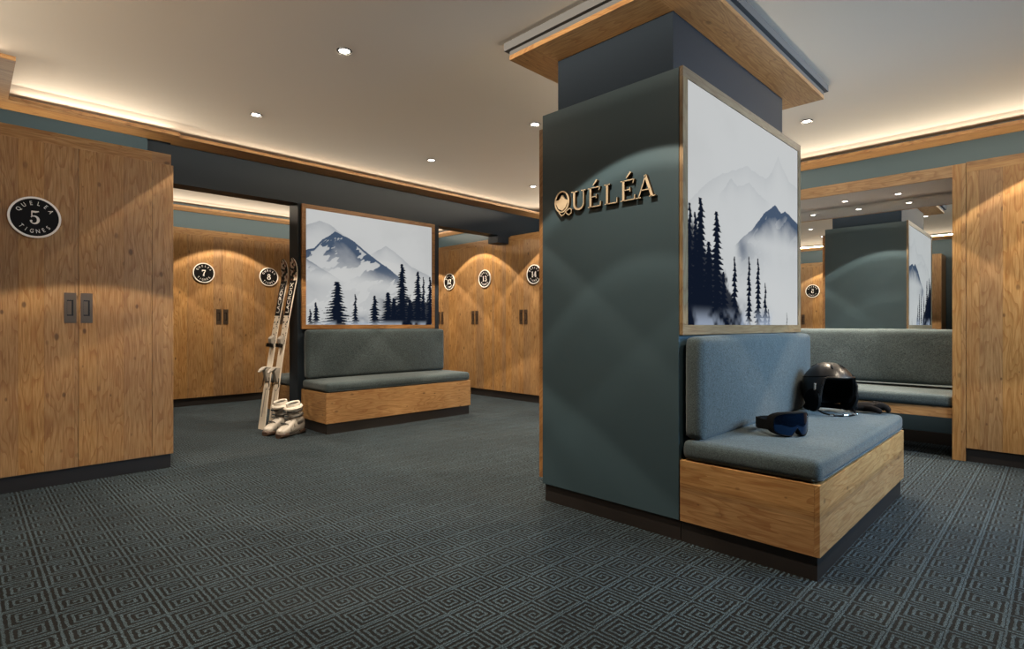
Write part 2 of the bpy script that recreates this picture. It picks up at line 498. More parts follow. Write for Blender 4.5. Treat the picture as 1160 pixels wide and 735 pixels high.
def make_handle(parent, x):
    mb = MB()
    w, h0, h1 = 0.061, 1.014, 1.204
    # plate with an open slot
    mb.box(-w / 2, w / 2, -0.004, 0.001, h0, h0 + 0.045, 0); mb.box(-w / 2, w / 2, -0.004, 0.001, h1 - 0.045, h1, 0)
    mb.box(-w / 2, -w / 2 + 0.014, -0.004, 0.001, h0 + .045, h1 - .045, 0); mb.box(w / 2 - 0.014, w / 2, -0.004, 0.001, h0 + .045, h1 - .045, 0)
    mb.box(-w / 2 + .014, w / 2 - .014, -0.0005, 0.001, h0 + .045, h1 - .045, 1)
    mb.box(-w / 2 + .016, w / 2 - .024, -0.003, 0.0, h0 + .052, h1 - .052, 0)
    return mb.build('handle', [M['bronze'], M['bronze_dark']], parent, loc=(x, 0, 0))

def make_locker(kind='locker'):
    root = bpy.data.objects.new('locker', None); COL.objects.link(root)
    W = 0.4
    mb = MB(); mb.box(-W + .001, W - .001, 0.0215, 0.545, 0.098, 2.122); mb.build('carcass', M['oak_v'], root)
    for s in (-1, 1):
        x0, x1 = (-W + .0008, -0.0012) if s < 0 else (0.0012, W - .0008)
        mb = MB(); mb.box(x0, x1, 0, 0.020, 0.098, 2.122)
        d = mb.build('door', M['oak_v'], root, bevel=0.001)
        make_handle(d, s * 0.0415)
    mb = MB(); mb.box(-W, W, 0.006, 0.545, 2.1235, 2.198); mb.build('cornice', M['oak_x'], root)
    mb = MB(); mb.box(-W, W, 0.0125, 0.54, 0.0, 0.0965); mb.build('plinth', M['plinth'], root)
    return root

proto = make_locker()
first = True
SIGNS = []
def place_locker(x, y, rz, label, num=None, sx=0.0, group=None):
    global first
    o = proto if first else copy_tree(proto)
    first = False
    o.location = (x, y, 0); o.rotation_euler = (0, 0, rz)
    tag(o, label, 'locker', group)
    if num: SIGNS.append((o, num, sx))
    return o
G = 'numbered oak lockers'
l5 = place_locker(0.522, 4.425, 0, 'oak double door locker with round black sign 5, nearest on the left', '5', -0.211, G)
place_locker(2.3565, 7.615, 0, 'oak double door locker with round black sign 7 on the far wall', '7', -0.2165, G)
place_locker(3.1565, 7.615, 0, 'oak double door locker with round black sign 8, behind the skis', '8', -0.2165, G)
place_locker(1.5565, 7.615, 0, 'oak locker on the far wall, mostly hidden behind locker 5', None, 0, G)
place_locker(3.9565, 7.615, 0, 'oak locker on the far wall behind the mountain picture partition', None, 0, G)
place_locker(4.7565, 7.615, 0, 'oak locker in the far corner, hidden between lockers 8 and 12', None, 0, G)
place_locker(XF, 6.765, -PI / 2, 'oak double door locker with round black sign 12, right of the picture partition', '12', 0.223, G)
place_locker(XF, 5.964, -PI / 2, 'oak double door locker with round black sign 13', '13', 0.217, G)
place_locker(XF, 4.997, -PI / 2, 'oak double door locker with round black sign 14, beside the column edge', '14', 0.195, G)
place_locker(XF, 4.197, -PI / 2, 'oak locker next to locker 14, hidden behind the column', None, 0, G)
place_locker(XF, 3.397, -PI / 2, 'oak locker between locker 14 and the mirror niche, hidden behind the column', None, 0, G)
place_locker(XF, 0.095, -PI / 2, 'unnumbered oak locker at the far right, beside the mirror niche frame', None, 0, G)
place_locker(XF, -0.705, -PI / 2, 'oak locker one place right of the locker beside the mirror niche', None, 0, G)
place_locker(0.0, 3.6, PI / 2, 'dim oak locker seen with a reversed sign in the mirror', '5', -0.213, G)
place_locker(0.0, 2.8, PI / 2, 'dim oak locker next to the one seen in the mirror', None, 0, G)
place_locker(0.0, 2.0, PI / 2, 'last dim oak locker of the row by the camera', None, 0, G)
# its visible end panel and deeper side
mb = MB(); mb.box(0.401, 0.528, 0.0, 0.020, 0.098, 2.122); mb.box(0.508, 0.528, 0.020, 0.783, 0.098, 2.122)
mb.build('end_panel', M['oak_v'], l5, bevel=0.001)
mb = MB(); mb.box(-0.40, 0.515, 0.585, 0.783, 2.1235, 2.198); mb.box(0.40, 0.515, 0.006, 0.585, 2.1235, 2.198)
mb.build('cornice_return', M['oak_x'], l5)
mb = MB(); mb.box(0.40, 0.515, 0.0125, 0.783, 0, 0.0965); mb.build('plinth_return', M['plinth'], l5)

for q in SIGNS: make_sign(*q)
# oak filler strips between locker runs
mb = MB()
mb.box(XF, XF + .5, 5.397, 5.564, 0.098, 2.198); mb.box(XF, XF + .5, 2.64, 2.997, 0.098, 2.198)
mb.box(XF, XF + .5, 7.16, 7.615, 0.098, 2.198); mb.box(-.5, 0.0, 4.0, 4.425, 0.098, 2.198)
mb.box(-.5, 0.0, 1.42, 1.6, 0.098, 2.198); mb.box(-.5, .12, 4.425, 4.6, .098, 2.198)
struct('trim_5', mb, M['oak_vy'])
mb = MB()
mb.box(XF + .0125, XF + .5, 5.397, 5.564, 0, 0.0965); mb.box(XF + .0125, XF + .5, 2.64, 2.997, 0, 0.0965)
mb.box(XF + .0125, XF + .5, 7.16, 7.62, 0, 0.0965); mb.box(-.5, -.0125, 4.0, 4.45, 0, 0.0965); mb.box(-.5, -.0125, 1.42, 1.6, 0, .0965)
struct('baseboard_right', mb, M['plinth'])

# ================================================================= MIRROR NICHE
NY0, NY1 = 0.575, 2.56
fr = empty('niche_surround', (XF, (NY0 + NY1) / 2, 0), 'oak surround framing the recessed mirror and niche bench', 'frame')
yy = (NY0 + NY1) / 2
mb = MB()
mb.box(0, 0.584, NY0 - .078 - yy, NY0 - yy, 0, 2.19); mb.build('jamb', M['oak_vy'], fr, bevel=.001)
mb = MB(); mb.box(0, 0.584, NY1 - yy, NY1 + .078 - yy, 0, 2.19); mb.build('jamb', M['oak_vy'], fr, bevel=.001)
mb = MB(); mb.box(0, 0.02, NY0 - yy, NY1 - yy, 2.10, 2.19); mb.build('header', M['oak_y'], fr, bevel=.001)
mb = MB(); mb.box(XF + .021, XW, NY0, NY1, 2.103, 2.19); struct('trim_6', mb, paint('niche_ceiling', srgb(160, 160, 162), 0.8, 0.1))
mb = MB(); mb.box(XW - 0.012, XW - .001, NY0 + .001, NY1 - .001, 0.30, 2.102)
tag(mb.build('wall_mirror', M['mirror']), 'large mirror at the back of the oak framed niche, above the bench', 'mirror')
mb = MB(); mb.box(XW - 0.02, XW - .001, NY0 + .001, NY1 - .001, 0, 0.098); struct('baseboard_niche', mb, M['plinth'])

# ================================================================= CUSHIONS / BENCHES
def cushion(name, mat, parent, x0, x1, y0, y1, z0, z1, r=0.03, puff=0.006, seg=(24, 12, 6)):
    bm = bmesh.new()
    lo = Vector((x0, y0, z0)); hi = Vector((x1, y1, z1)); c = (lo + hi) / 2; hs = (hi - lo) / 2
    r = min(r, min(hs) * 0.98)
    N = seg
    # build 6 gridded faces, weld
    def face(ax, sg):
        u, v = [a for a in range(3) if a != ax]
        g = []
        for i in range(N[u] + 1):
            row = []
            for j in range(N[v] + 1):
                p = [0, 0, 0]; p[ax] = sg
                # concentrate lines near the edges
                fu = -1 + 2 * i / N[u]; fv = -1 + 2 * j / N[v]
                p[u] = math.sin(fu * PI / 2) ; p[v] = math.sin(fv * PI / 2)
                row.append(bm.verts.new(p))
            g.append(row)
        for i in range(N[u]):
            for j in range(N[v]):
                bm.faces.new((g[i][j], g[i + 1][j], g[i + 1][j + 1], g[i][j + 1]))
    for ax in range(3):
        for sg in (-1, 1): face(ax, sg)
    bmesh.ops.remove_doubles(bm, verts=bm.verts, dist=1e-5)
    for v in bm.verts:
        q = Vector(v.co)
        p = Vector((q.x * hs.x, q.y * hs.y, q.z * hs.z))
        inner = Vector([max(-(hs[k] - r), min(hs[k] - r, p[k])) for k in range(3)])
        d = p - inner
        if d.length > 1e-9:
            p = inner + d.normalized() * r
        # puff: bulge of broad faces
        for k in range(3):
            if abs(q[k]) > 0.999:
                u, w = [a for a in range(3) if a != k]
                p[k] += math.copysign(puff * (1 - q[u] ** 4) * (1 - q[w] ** 4), q[k])
        v.co = c + p
    bmesh.ops.recalc_face_normals(bm, faces=bm.faces[:])
    me = bpy.data.meshes.new(name); bm.to_mesh(me); bm.free()
    me.materials.append(mat)
    for p in me.polygons: p.use_smooth = True
    o = bpy.data.objects.new(name, me); COL.objects.link(o); o.parent = parent
    s = o.modifiers.new('s', 'SUBSURF'); s.levels = 1; s.render_levels = 1
    return o

def piping(parent, pts, r=0.0028):
    mb = MB(); mb.tube(pts, r, 6); return mb.build('seam', M['fabric'], parent, smooth=True)

def make_bench(name, loc, label, rz, Lx, depth, back, zb, group=None, seat_over=0.012, base_mats=('oak_x', 'oak_y'), back_t=0.10):
    """bench facing local -y; local origin at the floor below the middle of its back plane; depth towards -y"""
    b = empty(name, loc, label, 'bench', group, rz)
    h = Lx / 2
    mb = MB()
    # front board, end boards
    mb.box(-h, h, -depth, -depth + .02, 0.0978, 0.3775, 0)
    mb.box(-h, -h + .02, -depth + .02, -0.006, 0.0978, 0.3775, 1); mb.box(h - .02, h, -depth + .02, -0.006, 0.0978, 0.3775, 1)
    mb.box(-h + .02, h - .02, -depth + .02, -.006, 0.355, 0.3735, 0)
    mb.build('base', [M[base_mats[0]], M[base_mats[1]]], b, bevel=0.001)
    mb = MB(); mb.box(-h + .0125, h - .0125, -depth + .0125, -0.006, 0, 0.0972); mb.build('plinth', M['plinth'], b)
    s = cushion('seat_cushion', M['fabric'], b, -h + .003, h - .003, -depth + .0, -0.012, 0.380, 0.472, r=0.03, puff=0.005, seg=(40, 18, 6))
    k = cushion('backrest', M['fabric'], b, -h + .02, h - .045, -back_t - .006, -0.015, 0.474, zb, r=0.028, puff=0.008, seg=(40, 6, 18))
    # piped seams
    z = 0.392
    piping(s, [(-h + .006 , -depth + .03, z), (-h + .03, -depth + .001, z), (h - .03, -depth + .001, z), (h - .006, -depth + .03, z)])
    y = -back_t - .002 + 0.03
    piping(k, [(-h + .0185, y, 0.50), (-h + .0185, y, zb - .03)])
    return b
DC = CY0 - 0.66
xc = (CX0 + 3.936) / 2
make_bench('bench', (xc, CY0, 0), 'upholstered oak bench built against the column, holding helmet and goggles', 0, 3.936 - CX0, DC, 0, 0.945, 'upholstered oak benches')
make_bench('bench', ((2.337 + 4.063) / 2, YB, 0), 'upholstered oak bench below the mountain picture', 0, 4.063 - 2.337, YB - 4.726, 0, 0.953, 'upholstered oak benches')
make_bench('bench', ((2.337 + 4.063) / 2, 5.44, 0), 'upholstered bench behind the skis, on the far side of the partition', PI, 4.063 - 2.337, 0.64, 0, 0.953, 'upholstered oak benches')
# floating niche bench
nb = empty('bench', (XW, yy, 0), 'floating upholstered bench inside the mirror niche', 'bench', 'upholstered oak benches', -PI / 2)
hn = (NY1 - NY0) / 2 - 0.002
mb = MB(); mb.box(-hn, hn, -0.562, -0.018, 0.302, 0.378); mb.build('base', M['oak_x'], nb, bevel=.001)
s = cushion('seat_cushion', M['fabric'], nb, -hn, hn, -0.572, -0.026, 0.380, 0.472, r=0.03, puff=0.004, seg=(40, 18, 6))
cushion('backrest', M['fabric'], nb, -hn, hn, -0.13, -0.026, 0.505, 0.962, r=0.03, puff=0.006, seg=(40, 6, 18))

# ================================================================= PICTURES
def art_grid(W, H, fn):
    u = np.linspace(0, 1, W); v = np.linspace(0, 1, H)
    U, V = np.meshgrid(u, v)
    return fn(U, V)
def vnoise(U, V, sx, sy, seed, octs=4):
    rs = np.random.RandomState(seed); out = np.zeros_like(U); amp = 1.0; tot = 0
    U = np.abs((U + 1.0) % 2.0 - 1.0); V = np.abs((V + 1.0) % 2.0 - 1.0)
    for o in range(octs):
        g = rs.rand(int(sy * 2 ** o) + 3, int(sx * 2 ** o) + 3)
        x = U * (sx * 2 ** o); y = V * (sy * 2 ** o)
        xi = np.clip(x.astype(int), 0, g.shape[1] - 2); yi = np.clip(y.astype(int), 0, g.shape[0] - 2)
        fx = x - xi; fy = y - yi; fx = fx * fx * (3 - 2 * fx); fy = fy * fy * (3 - 2 * fy)
        a = g[yi, xi] * (1 - fx) + g[yi, xi + 1] * fx; b = g[yi + 1, xi] * (1 - fx) + g[yi + 1, xi + 1] * fx
        out += amp * (a * (1 - fy) + b * fy); tot += amp; amp *= 0.55
    return out / tot
def ss(x, a, b):
    t = np.clip((x - a) / (b - a), 0, 1); return t * t * (3 - 2 * t)
PAPER = np.array([0.655, 0.665, 0.66]); INK = np.array([0.006, 0.010, 0.022]); BLUE = np.array([0.05, 0.085, 0.15])
def lay(img, col, a): return img * (1 - a[..., None]) + np.array(col) * a[..., None]
def tree(img, U, V, x, base, top, hw, seed, asp, col=INK, a0=1.0, mist=0.06):
    """ink fir: jagged tiers of branches"""
    rs = np.random.RandomState(seed)
    t = (top - V) / (top - base)                       # 0 top .. 1 base
    ok = (t > 0) & (t < 1.0)
    n = max(7, int((top - base) * 42))
    ph = t * n + rs.rand()
    k = np.floor(ph).astype(int); f = ph - k
    side = U > x
    rl = rs.rand(n + 3); rr = rs.rand(n + 3)
    kk = np.clip(k, 0, n + 2)
    rv = np.where(side, rr[kk], rl[kk])
    prof = hw * (0.06 + 0.94 * t ** 0.8)
    edge = prof * (0.25 + 0.75 * f) * (0.55 + 0.55 * rv) + hw * 0.05
    d = np.abs(U - x + 0.003 * np.sin(ph * 1.7))
    jag = vnoise(U, V, 90, 90 * asp, seed + 5, 3)
    m = 1 - ss(d - edge * (0.62 + 0.76 * jag), -0.0025, 0.0035)
    fade = ss(V, base - 0.0, base + mist)
    return lay(img, col, np.where(ok, m * a0 * (0.3 + 0.7 * fade), 0))
def ridge(img, U, V, pts, dark, depth, seed, snow=0.0, rough=0.012, edge=0.0):
    xs = [p[0] for p in pts]; ys = [p[1] for p in pts]
    n1 = vnoise(U, U * 0 + 0.5, 18, 1, seed, 4) - 0.5
    y = np.interp(U, xs, ys) + n1 * rough * 2
    inside = (V < y) & (U >= xs[0]) & (U <= xs[-1])
    d = y - V
    n2 = vnoise(U + V * 0.4, V, 9, 9, seed + 3, 5)
    a = np.exp(-d / depth) * dark * (0.6 + 0.8 * n2)
    if edge: a = np.maximum(a, edge * np.exp(-d / 0.006))
    if snow:
        n3 = vnoise((U - V * 0.8) * 0.5 + 0.4, V, 26, 11, seed + 9, 4)
        s = ss(n3, 0.52, 0.56) * ss(d, 0.008, 0.03)
        a = a * (1 - snow * s)
    fadex = (ss(U, xs[0], xs[0] + .10) if xs[0] > .02 else 1.0) * ((1 - ss(U, xs[-1] - .10, xs[-1])) if xs[-1] < .98 else 1.0)
    return lay(img, BLUE, np.clip(np.where(inside, a * fadex, 0), 0, 0.96))

def art_center(U, V):
    img = np.ones(U.shape + (3,)) * PAPER
    n = vnoise(U, V, 3, 3, 1, 4)
    img = lay(img, PAPER * 0.88, ss(n, 0.4, 0.8) * 0.6)
    img = ridge(img, U, V, [(-.01, .849), (.092, .913), (.165, .884), (.30, .79)], 0.35, 0.08, 11)
    img = ridge(img, U, V, [(.44, .64), (.487, .67), (.593, .761), (.697, .678), (.819, .572), (.98, .50)], 0.28, 0.06, 12)
    img = ridge(img, U, V, [(-.01, .60), (.0, .643), (.056, .67), (.116, .746), (.17, .80), (.203, .836), (.253, .806), (.331, .778), (.411, .701), (.508, .623), (.593, .558), (.682, .491), (.76, .42)],
                1.6, 0.19, 21, snow=0.9, edge=1.0)
    img = ridge(img, U, V, [(-.01, .58), (0, .574), (.08, .506), (.178, .447), (.30, .37)], 0.75, 0.05, 31)
    # mist under the mountain
    m = np.exp(-((V - 0.37 - 0.12 * (0.5 - U)) / 0.085) ** 2) * 0.85
    img = lay(img, PAPER, m)
    A = 0.78
    g = ss(vnoise(U, V, 8, 8, 50, 4), 0.35, 0.75) * (1 - ss(V, 0.02, 0.13))
    img = lay(img, BLUE, g * 0.75)
    for (x, b, t, w, s) in ((.03, .03, .134, .02, 1), (.068, .03, .195, .03, 2), (.218, .01, .385, .092, 3), (.351, .01, .282, .026, 4),
                            (.503, .01, .275, .06, 5), (.612, .01, .312, .07, 6), (.66, .0, .26, .07, 15), (.731, .0, .598, .082, 7), (.80, .0, .25, .07, 16), (.873, .0, .535, .07, 8), (.923, .0, .485, .03, 9), (.985, .0, .492, .045, 10)):
        img = tree(img, U, V, x, b - .05, t, w * 1.35, s * 13, A)
    mass = ss(vnoise(U, V, 14, 10, 61, 4) * 0.22 + 0.13 - V, -0.01, 0.02) * ss(U, .50, .66)
    img = lay(img, INK, mass * 0.95)
    fog = (1 - ss(V, 0.0, 0.05)) * ss(vnoise(U, V, 12, 6, 71, 3), 0.4, 0.6)
    img = lay(img, PAPER * np.array([0.75, 0.85, 1.0]), fog * 0.65)
    return img
def art_column(U, V):
    img = np.ones(U.shape + (3,)) * PAPER
    n = vnoise(U, V, 3, 4, 2, 4)
    img = lay(img, PAPER * 0.92, ss(n, 0.4, 0.8) * 0.5)
    img = ridge(img, U, V, [(.0, .50), (.073, .556), (.18, .644), (.328, .715), (.459, .769), (.641, .75), (.70, .80), (.77, .901), (.892, .80), (1.01, .78)], 0.11, 0.05, 41, edge=0.08)
    img = ridge(img, U, V, [(.2, .56), (.237, .592), (.321, .678), (.375, .648), (.476, .69), (.529, .674), (.7, .62)], 0.14, 0.04, 42, edge=0.14)
    img = ridge(img, U, V, [(.34, .36), (.42, .42), (.511, .475), (.622, .572), (.733, .636), (.804, .60), (.847, .628), (.938, .60), (1.03, .58)], 1.7, 0.085, 43, snow=0.3, edge=0.95, rough=0.008)
    m = np.exp(-((V - 0.41) / 0.05) ** 2) * 0.7
    img = lay(img, PAPER, m * ss(U, .3, .5))
    g = ss(vnoise(U, V, 8, 8, 52, 4), 0.35, 0.7) * (1 - ss(V + U * .12, 0.08, 0.2))
    img = lay(img, BLUE, g * 0.7 * (1 - ss(U, .62, .75)))
    for (x, b, t, w, s) in ((.02, 0, .50, .05, 1), (.055, 0, .47, .05, 12), (.091, 0, .535, .095, 3), (.208, 0, .50, .09, 4), (.15, 0, .36, .09, 14), (.26, .0, .24, .06, 15), (.35, .03, .318, .042, 5),
                            (.476, .03, .332, .034, 6), (.562, .02, .332, .044, 7), (.633, .01, .216, .03, 8), (.668, .0, .083, .018, 9), (.87, .0, .068, .008, 10)):
        img = tree(img, U, V, x, b - .05, t, w * 1.15, s * 17 + 1, 0.78)
    mass = ss(vnoise(U, V, 14, 12, 62, 4) * 0.22 + 0.34 - U * 1.0 - V, -0.02, 0.03)
    img = lay(img, INK, mass * 0.96)
    fog = (1 - ss(V, 0.0, 0.09)) * ss(vnoise(U, V, 9, 6, 72, 4), 0.42, 0.6) * (1 - ss(U, .66, .8))
    img = lay(img, PAPER * np.array([0.7, 0.8, 1.0]), fog * 0.7)
    return img

def lightbox_mat():
    t = NT('backlit_print')
    at = t.n('ShaderNodeVertexColor', layer_name='ink')
    t.b.inputs['Roughness'].default_value = 0.6
    t.b.inputs['Specular IOR Level'].default_value = 0.0
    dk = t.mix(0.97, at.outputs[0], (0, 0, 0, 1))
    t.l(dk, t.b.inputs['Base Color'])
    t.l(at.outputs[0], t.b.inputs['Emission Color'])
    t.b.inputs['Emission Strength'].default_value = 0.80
    return t.m
M['print'] = lightbox_mat()

def picture(loc, label, x0, x1, z0, z1, fw, yf, art, NU, NV, mats, mi_side):
    root = empty('framed_picture', loc, label, 'picture', None)
    ox, oy = loc[0], loc[1]
    for (a0, a1, c0, c1, horiz) in ((x0, x1, z1 - fw, z1, 1), (x0, x1, z0, z0 + fw, 1), (x0, x0 + fw, z0 + fw, z1 - fw, 0), (x1 - fw, x1, z0 + fw, z1 - fw, 0)):
        mb = MB(); mb.box(a0 - ox, a1 - ox, yf - oy, -0.001, c0 - loc[2], c1 - loc[2])
        mb.build('frame_rail' if horiz else 'frame_stile', mats[0] if horiz else mats[1], root, bevel=.001)
    # print on a fine grid
    a, b, c, d = x0 + fw, x1 - fw, z0 + fw, z1 - fw
    img = np.clip(art_grid(NU, NV, art), 0, 1)
    U, V = np.meshgrid(np.linspace(a, b, NU) - ox, np.linspace(c, d, NV) - loc[2])
    yp = yf + 0.006 - oy
    co = np.stack([U, np.full_like(U, yp), V], -1).reshape(-1, 3)
    idx = np.arange(NU * NV).reshape(NV, NU)
    quads = np.stack([idx[:-1, :-1], idx[:-1, 1:], idx[1:, 1:], idx[1:, :-1]], -1).reshape(-1, 4)
    me = bpy.data.meshes.new('print')
    me.from_pydata(co.tolist(), [], quads.tolist())
    ca = me.color_attributes.new('ink', 'FLOAT_COLOR', 'POINT')
    buf = np.ones((NU * NV, 4), dtype=np.float32); buf[:, :3] = img.reshape(-1, 3)
    ca.data.foreach_set('color', buf.ravel())
    me.materials.append(M['print'])
    o = bpy.data.objects.new('print', me); COL.objects.link(o); o.parent = root
    mb = MB(); mb.box(a - ox, b - ox, yp + .001, -0.001, c - loc[2], d - loc[2]); mb.build('backing', M['white'], root)
    return root
picture((3.15, CY0, 0.954), 'tall framed ink print of dark firs and a misty peak on the column', 2.345, 3.96, 0.954, 2.198, 0.047, CY0 - 0.020, art_column, 420, 420, (M['oak_grey'], M['oak_grey_v']), 0)
picture((3.14, YB, 0.962), 'wide framed ink print of a snowy mountain above the far bench', 2.335, 3.938, 0.962, 2.186, 0.042, YB - 0.025, art_center, 420, 330, (M['oak_frame'], M['oak_frame']), 0)
# warm edge of the column picture
# framed mirror on the rear face of the column
mr = empty('framed_mirror', (3.14, CY1, 0.13), 'tall oak framed mirror on the rear face of the column', 'mirror')
for (a0, a1, c0, c1) in ((-0.795, 0.795, 1.95, 1.99), (-0.795, 0.795, 0, 0.04), (-0.795, -0.755, 0.04, 1.95), (0.755, 0.795, 0.04, 1.95)):
    mb = MB(); mb.box(a0, a1, 0.001, 0.028, c0, c1); mb.build('frame_bar', M['oak_frame'], mr)
mb = MB(); mb.box(-.755, .755, .001, .015, .04, 1.95); mb.build('glass', M['mirror'], mr)

# ================================================================= LOGO (on the x = CX0 face, reading towards -y)
logo = empty('wall_sign', (CX0, 1.675, 1.615), 'raised gold metal lettering on the dark face of the column', 'sign')
def LG(x, y, d): return (-0.020 + d, -x, y)      # local: +x reads towards world -y
H = 0.102
def serif_letter(ch, x0, w):
    mb = MB(); D = 0.018; mb.sides = True
    T, t, s = 0.0125, 0.0055, 0.0045
    st = lambda pts, ww: add_stroke(mb, [(x0 + a * w, b * H) for a, b in pts], ww, LG, D)
    def serif(a, b, half=0.2): st([(a - half, b), (a + half, b)], s)
    if ch == 'U':
        st([(0.2, 1), (0.2, 0.35)] + [(0.53 + 0.33 * math.cos(math.radians(k)), 0.32 + 0.29 * math.sin(math.radians(k))) for k in range(180, 361, 20)], [T] * 2 + [T - 0.0006 * i for i in range(10)])
        st([(0.86, 0.32), (0.86, 1)], t); serif(0.2, 0.98, 0.22); serif(0.86, 0.98, 0.16)
    if ch in 'EÉ':
        st([(0.28, 0), (0.28, 1)], T); st([(0.1, 0.98), (0.92, 0.98)], s); st([(0.1, 0.02), (0.95, 0.02)], s); st([(0.28, 0.52), (0.68, 0.52)], s)
        st([(0.92, 1.0), (0.86, 0.8)], [0.006, 0.003]); st([(0.95, 0), (0.98, 0.24)], [0.007, 0.003]); st([(0.68, 0.42), (0.68, 0.63)], s)
    if ch == 'É':
        st([(0.45, 1.1), (0.72, 1.36)], [0.004, 0.009])
    if ch == 'L':
        st([(0.28, 0), (0.28, 1)], T); serif(0.28, 0.98, 0.2); st([(0.1, 0.02), (0.95, 0.02)], s); st([(0.95, 0), (0.98, 0.27)], [0.007, 0.003])
    if ch == 'A':
        st([(0.52, 1.06), (0.14, 0.02)], t); st([(0.48, 1.06), (0.84, 0.02)], T + .001); st([(0.27, 0.36), (0.72, 0.36)], s); serif(0.13, 0.02, 0.14); serif(0.85, 0.02, 0.16)
    return mb
def lx(Y): return 1.675 - Y
for ch, ya, yb in (('U', 1.870, 1.775), ('É', 1.768, 1.676), ('L', 1.662, 1.575), ('É', 1.566, 1.472), ('A', 1.468, 1.362)):
    serif_letter(ch, lx(ya), ya - yb).build('letter', [M['gold'], M['gold_dark']], logo)
mb = MB(); mb.sides = True
cxq, czq = lx(1.936), 0.060
a = arc(cxq, czq, 0.047, 0.056, 0, 360, 32)
add_stroke(mb, a, [0.0065 + 0.004 * abs(math.cos(2 * PI * i / 32)) for i in range(33)], LG, 0.018)
tail = [(cxq - 0.022, 0.006), (cxq - 0.004, -0.016), (cxq + 0.012, -0.012), (cxq + 0.03, 0.004), (cxq + 0.052, 0.018), (cxq + 0.066, 0.010), (cxq + 0.066, -0.008), (cxq + 0.05, -0.018), (cxq + 0.034, -0.008), (cxq + 0.022, 0.010)]
add_stroke(mb, tail, 0.0055, LG, 0.018)
q = mb.build('letter', [M['gold'], M['gold_dark']], logo)
mb = MB()
mp = [(-0.044, 0.012), (-0.040, -0.008), (-0.026, -0.034), (0.0, -0.048), (0.026, -0.034), (0.040, -0.008), (0.044, 0.006), (0.022, 0.010), (0.012, 0.018), (0.0, 0.038), (-0.012, 0.020), (-0.022, 0.012)]
mb.prism([(cxq + x, czq + y) for x, y in mp], LG, 0.014)
mb.build('peak_emblem', M['gold'], q)

# ================================================================= DOWNLIGHTS
def make_downlight():
    root = bpy.data.objects.new('downlight', None); COL.objects.link(root)
    n = 32
    def ring(r, z): return [(r * math.cos(2 * PI * k / n), r * math.sin(2 * PI * k / n), z) for k in range(n)]
    mb = MB(); mb.loft([ring(0.044, 0.0), ring(0.043, -0.005), ring(0.036, -0.007), ring(0.029, -0.001)], cap=False)
    mb.build('rim', M['rim'], root, smooth=True)
    mb = MB(); mb.loft([ring(0.029, -0.0005), ring(0.029, -0.003), ring(0.018, -0.0055)]); mb.build('lens', M['lamp'], root)
    return root
def spot(x, y, z, power, col, size=0.010, cone=46.0, name='downlight_lamp'):
    """lamp with a reflector profile: a hot core, a ring at the cut-off, and a little spill"""
    ld = bpy.data.lights.new(name, 'SPOT'); ld.energy = power; ld.color = col
    ld.spot_size = math.radians(150); ld.spot_blend = 0.3; ld.shadow_soft_size = size
    ld.use_nodes = True; nt = ld.node_tree; nt.nodes.clear()
    out = nt.nodes.new('ShaderNodeOutputLight'); em = nt.nodes.new('ShaderNodeEmission'); nt.links.new(em.outputs[0], out.inputs[0])
    ge = nt.nodes.new('ShaderNodeNewGeometry'); sx = nt.nodes.new('ShaderNodeSeparateXYZ'); nt.links.new(ge.outputs['Incoming'], sx.inputs[0])
    ab = nt.nodes.new('ShaderNodeMath'); ab.operation = 'ABSOLUTE'; nt.links.new(sx.outputs[2], ab.inputs[0])
    ac = nt.nodes.new('ShaderNodeMath'); ac.operation = 'ARCCOSINE'; nt.links.new(ab.outputs[0], ac.inputs[0])
    dv = nt.nodes.new('ShaderNodeMath'); dv.operation = 'DIVIDE'; nt.links.new(ac.outputs[0], dv.inputs[0]); dv.inputs[1].default_value = PI / 2
    cr = nt.nodes.new('ShaderNodeValToRGB'); nt.links.new(dv.outputs[0], cr.inputs[0])
    c0 = cone / 90.0
    st = [(0.0, 1.0), (c0 * .62, .85), (c0 * .67, 1.05), (c0 * .70, .62), (c0 * .91, .58), (c0 * .955, 1.05), (c0 * .985, 1.0), (c0 * 1.005, .05), (0.98, .012)]
    while len(cr.color_ramp.elements) < len(st): cr.color_ramp.elements.new(0.5)
    for e, (p, v) in zip(cr.color_ramp.elements, st): e.position = p; e.color = (v, v, v, 1)
    nt.links.new(cr.outputs[0], em.inputs[1]); em.inputs[0].default_value = (1, 1, 1, 1)
    o = bpy.data.objects.new(name, ld); COL.objects.link(o); o.location = (x, y, z)
    return o
dl = make_downlight(); dfirst = True
WARM = (1.0, 0.84, 0.64); NEUT = (1.0, 0.88, 0.74)
def downlight(x, y, z, label, group, power, angle=92, col=WARM, inner=0.5, scale=1.0, blend=0.12):
    global dfirst
    o = dl if dfirst else copy_tree(dl); dfirst = False
    o.location = (x, y, z); o.scale = (scale,) * 3
    tag(o, label, 'ceiling light', group)
    s = spot(0, 0, -0.009 / scale, power, col, cone=angle / 2); s.parent = o
    return o
GM = 'recessed ceiling downlights'
PW = 125
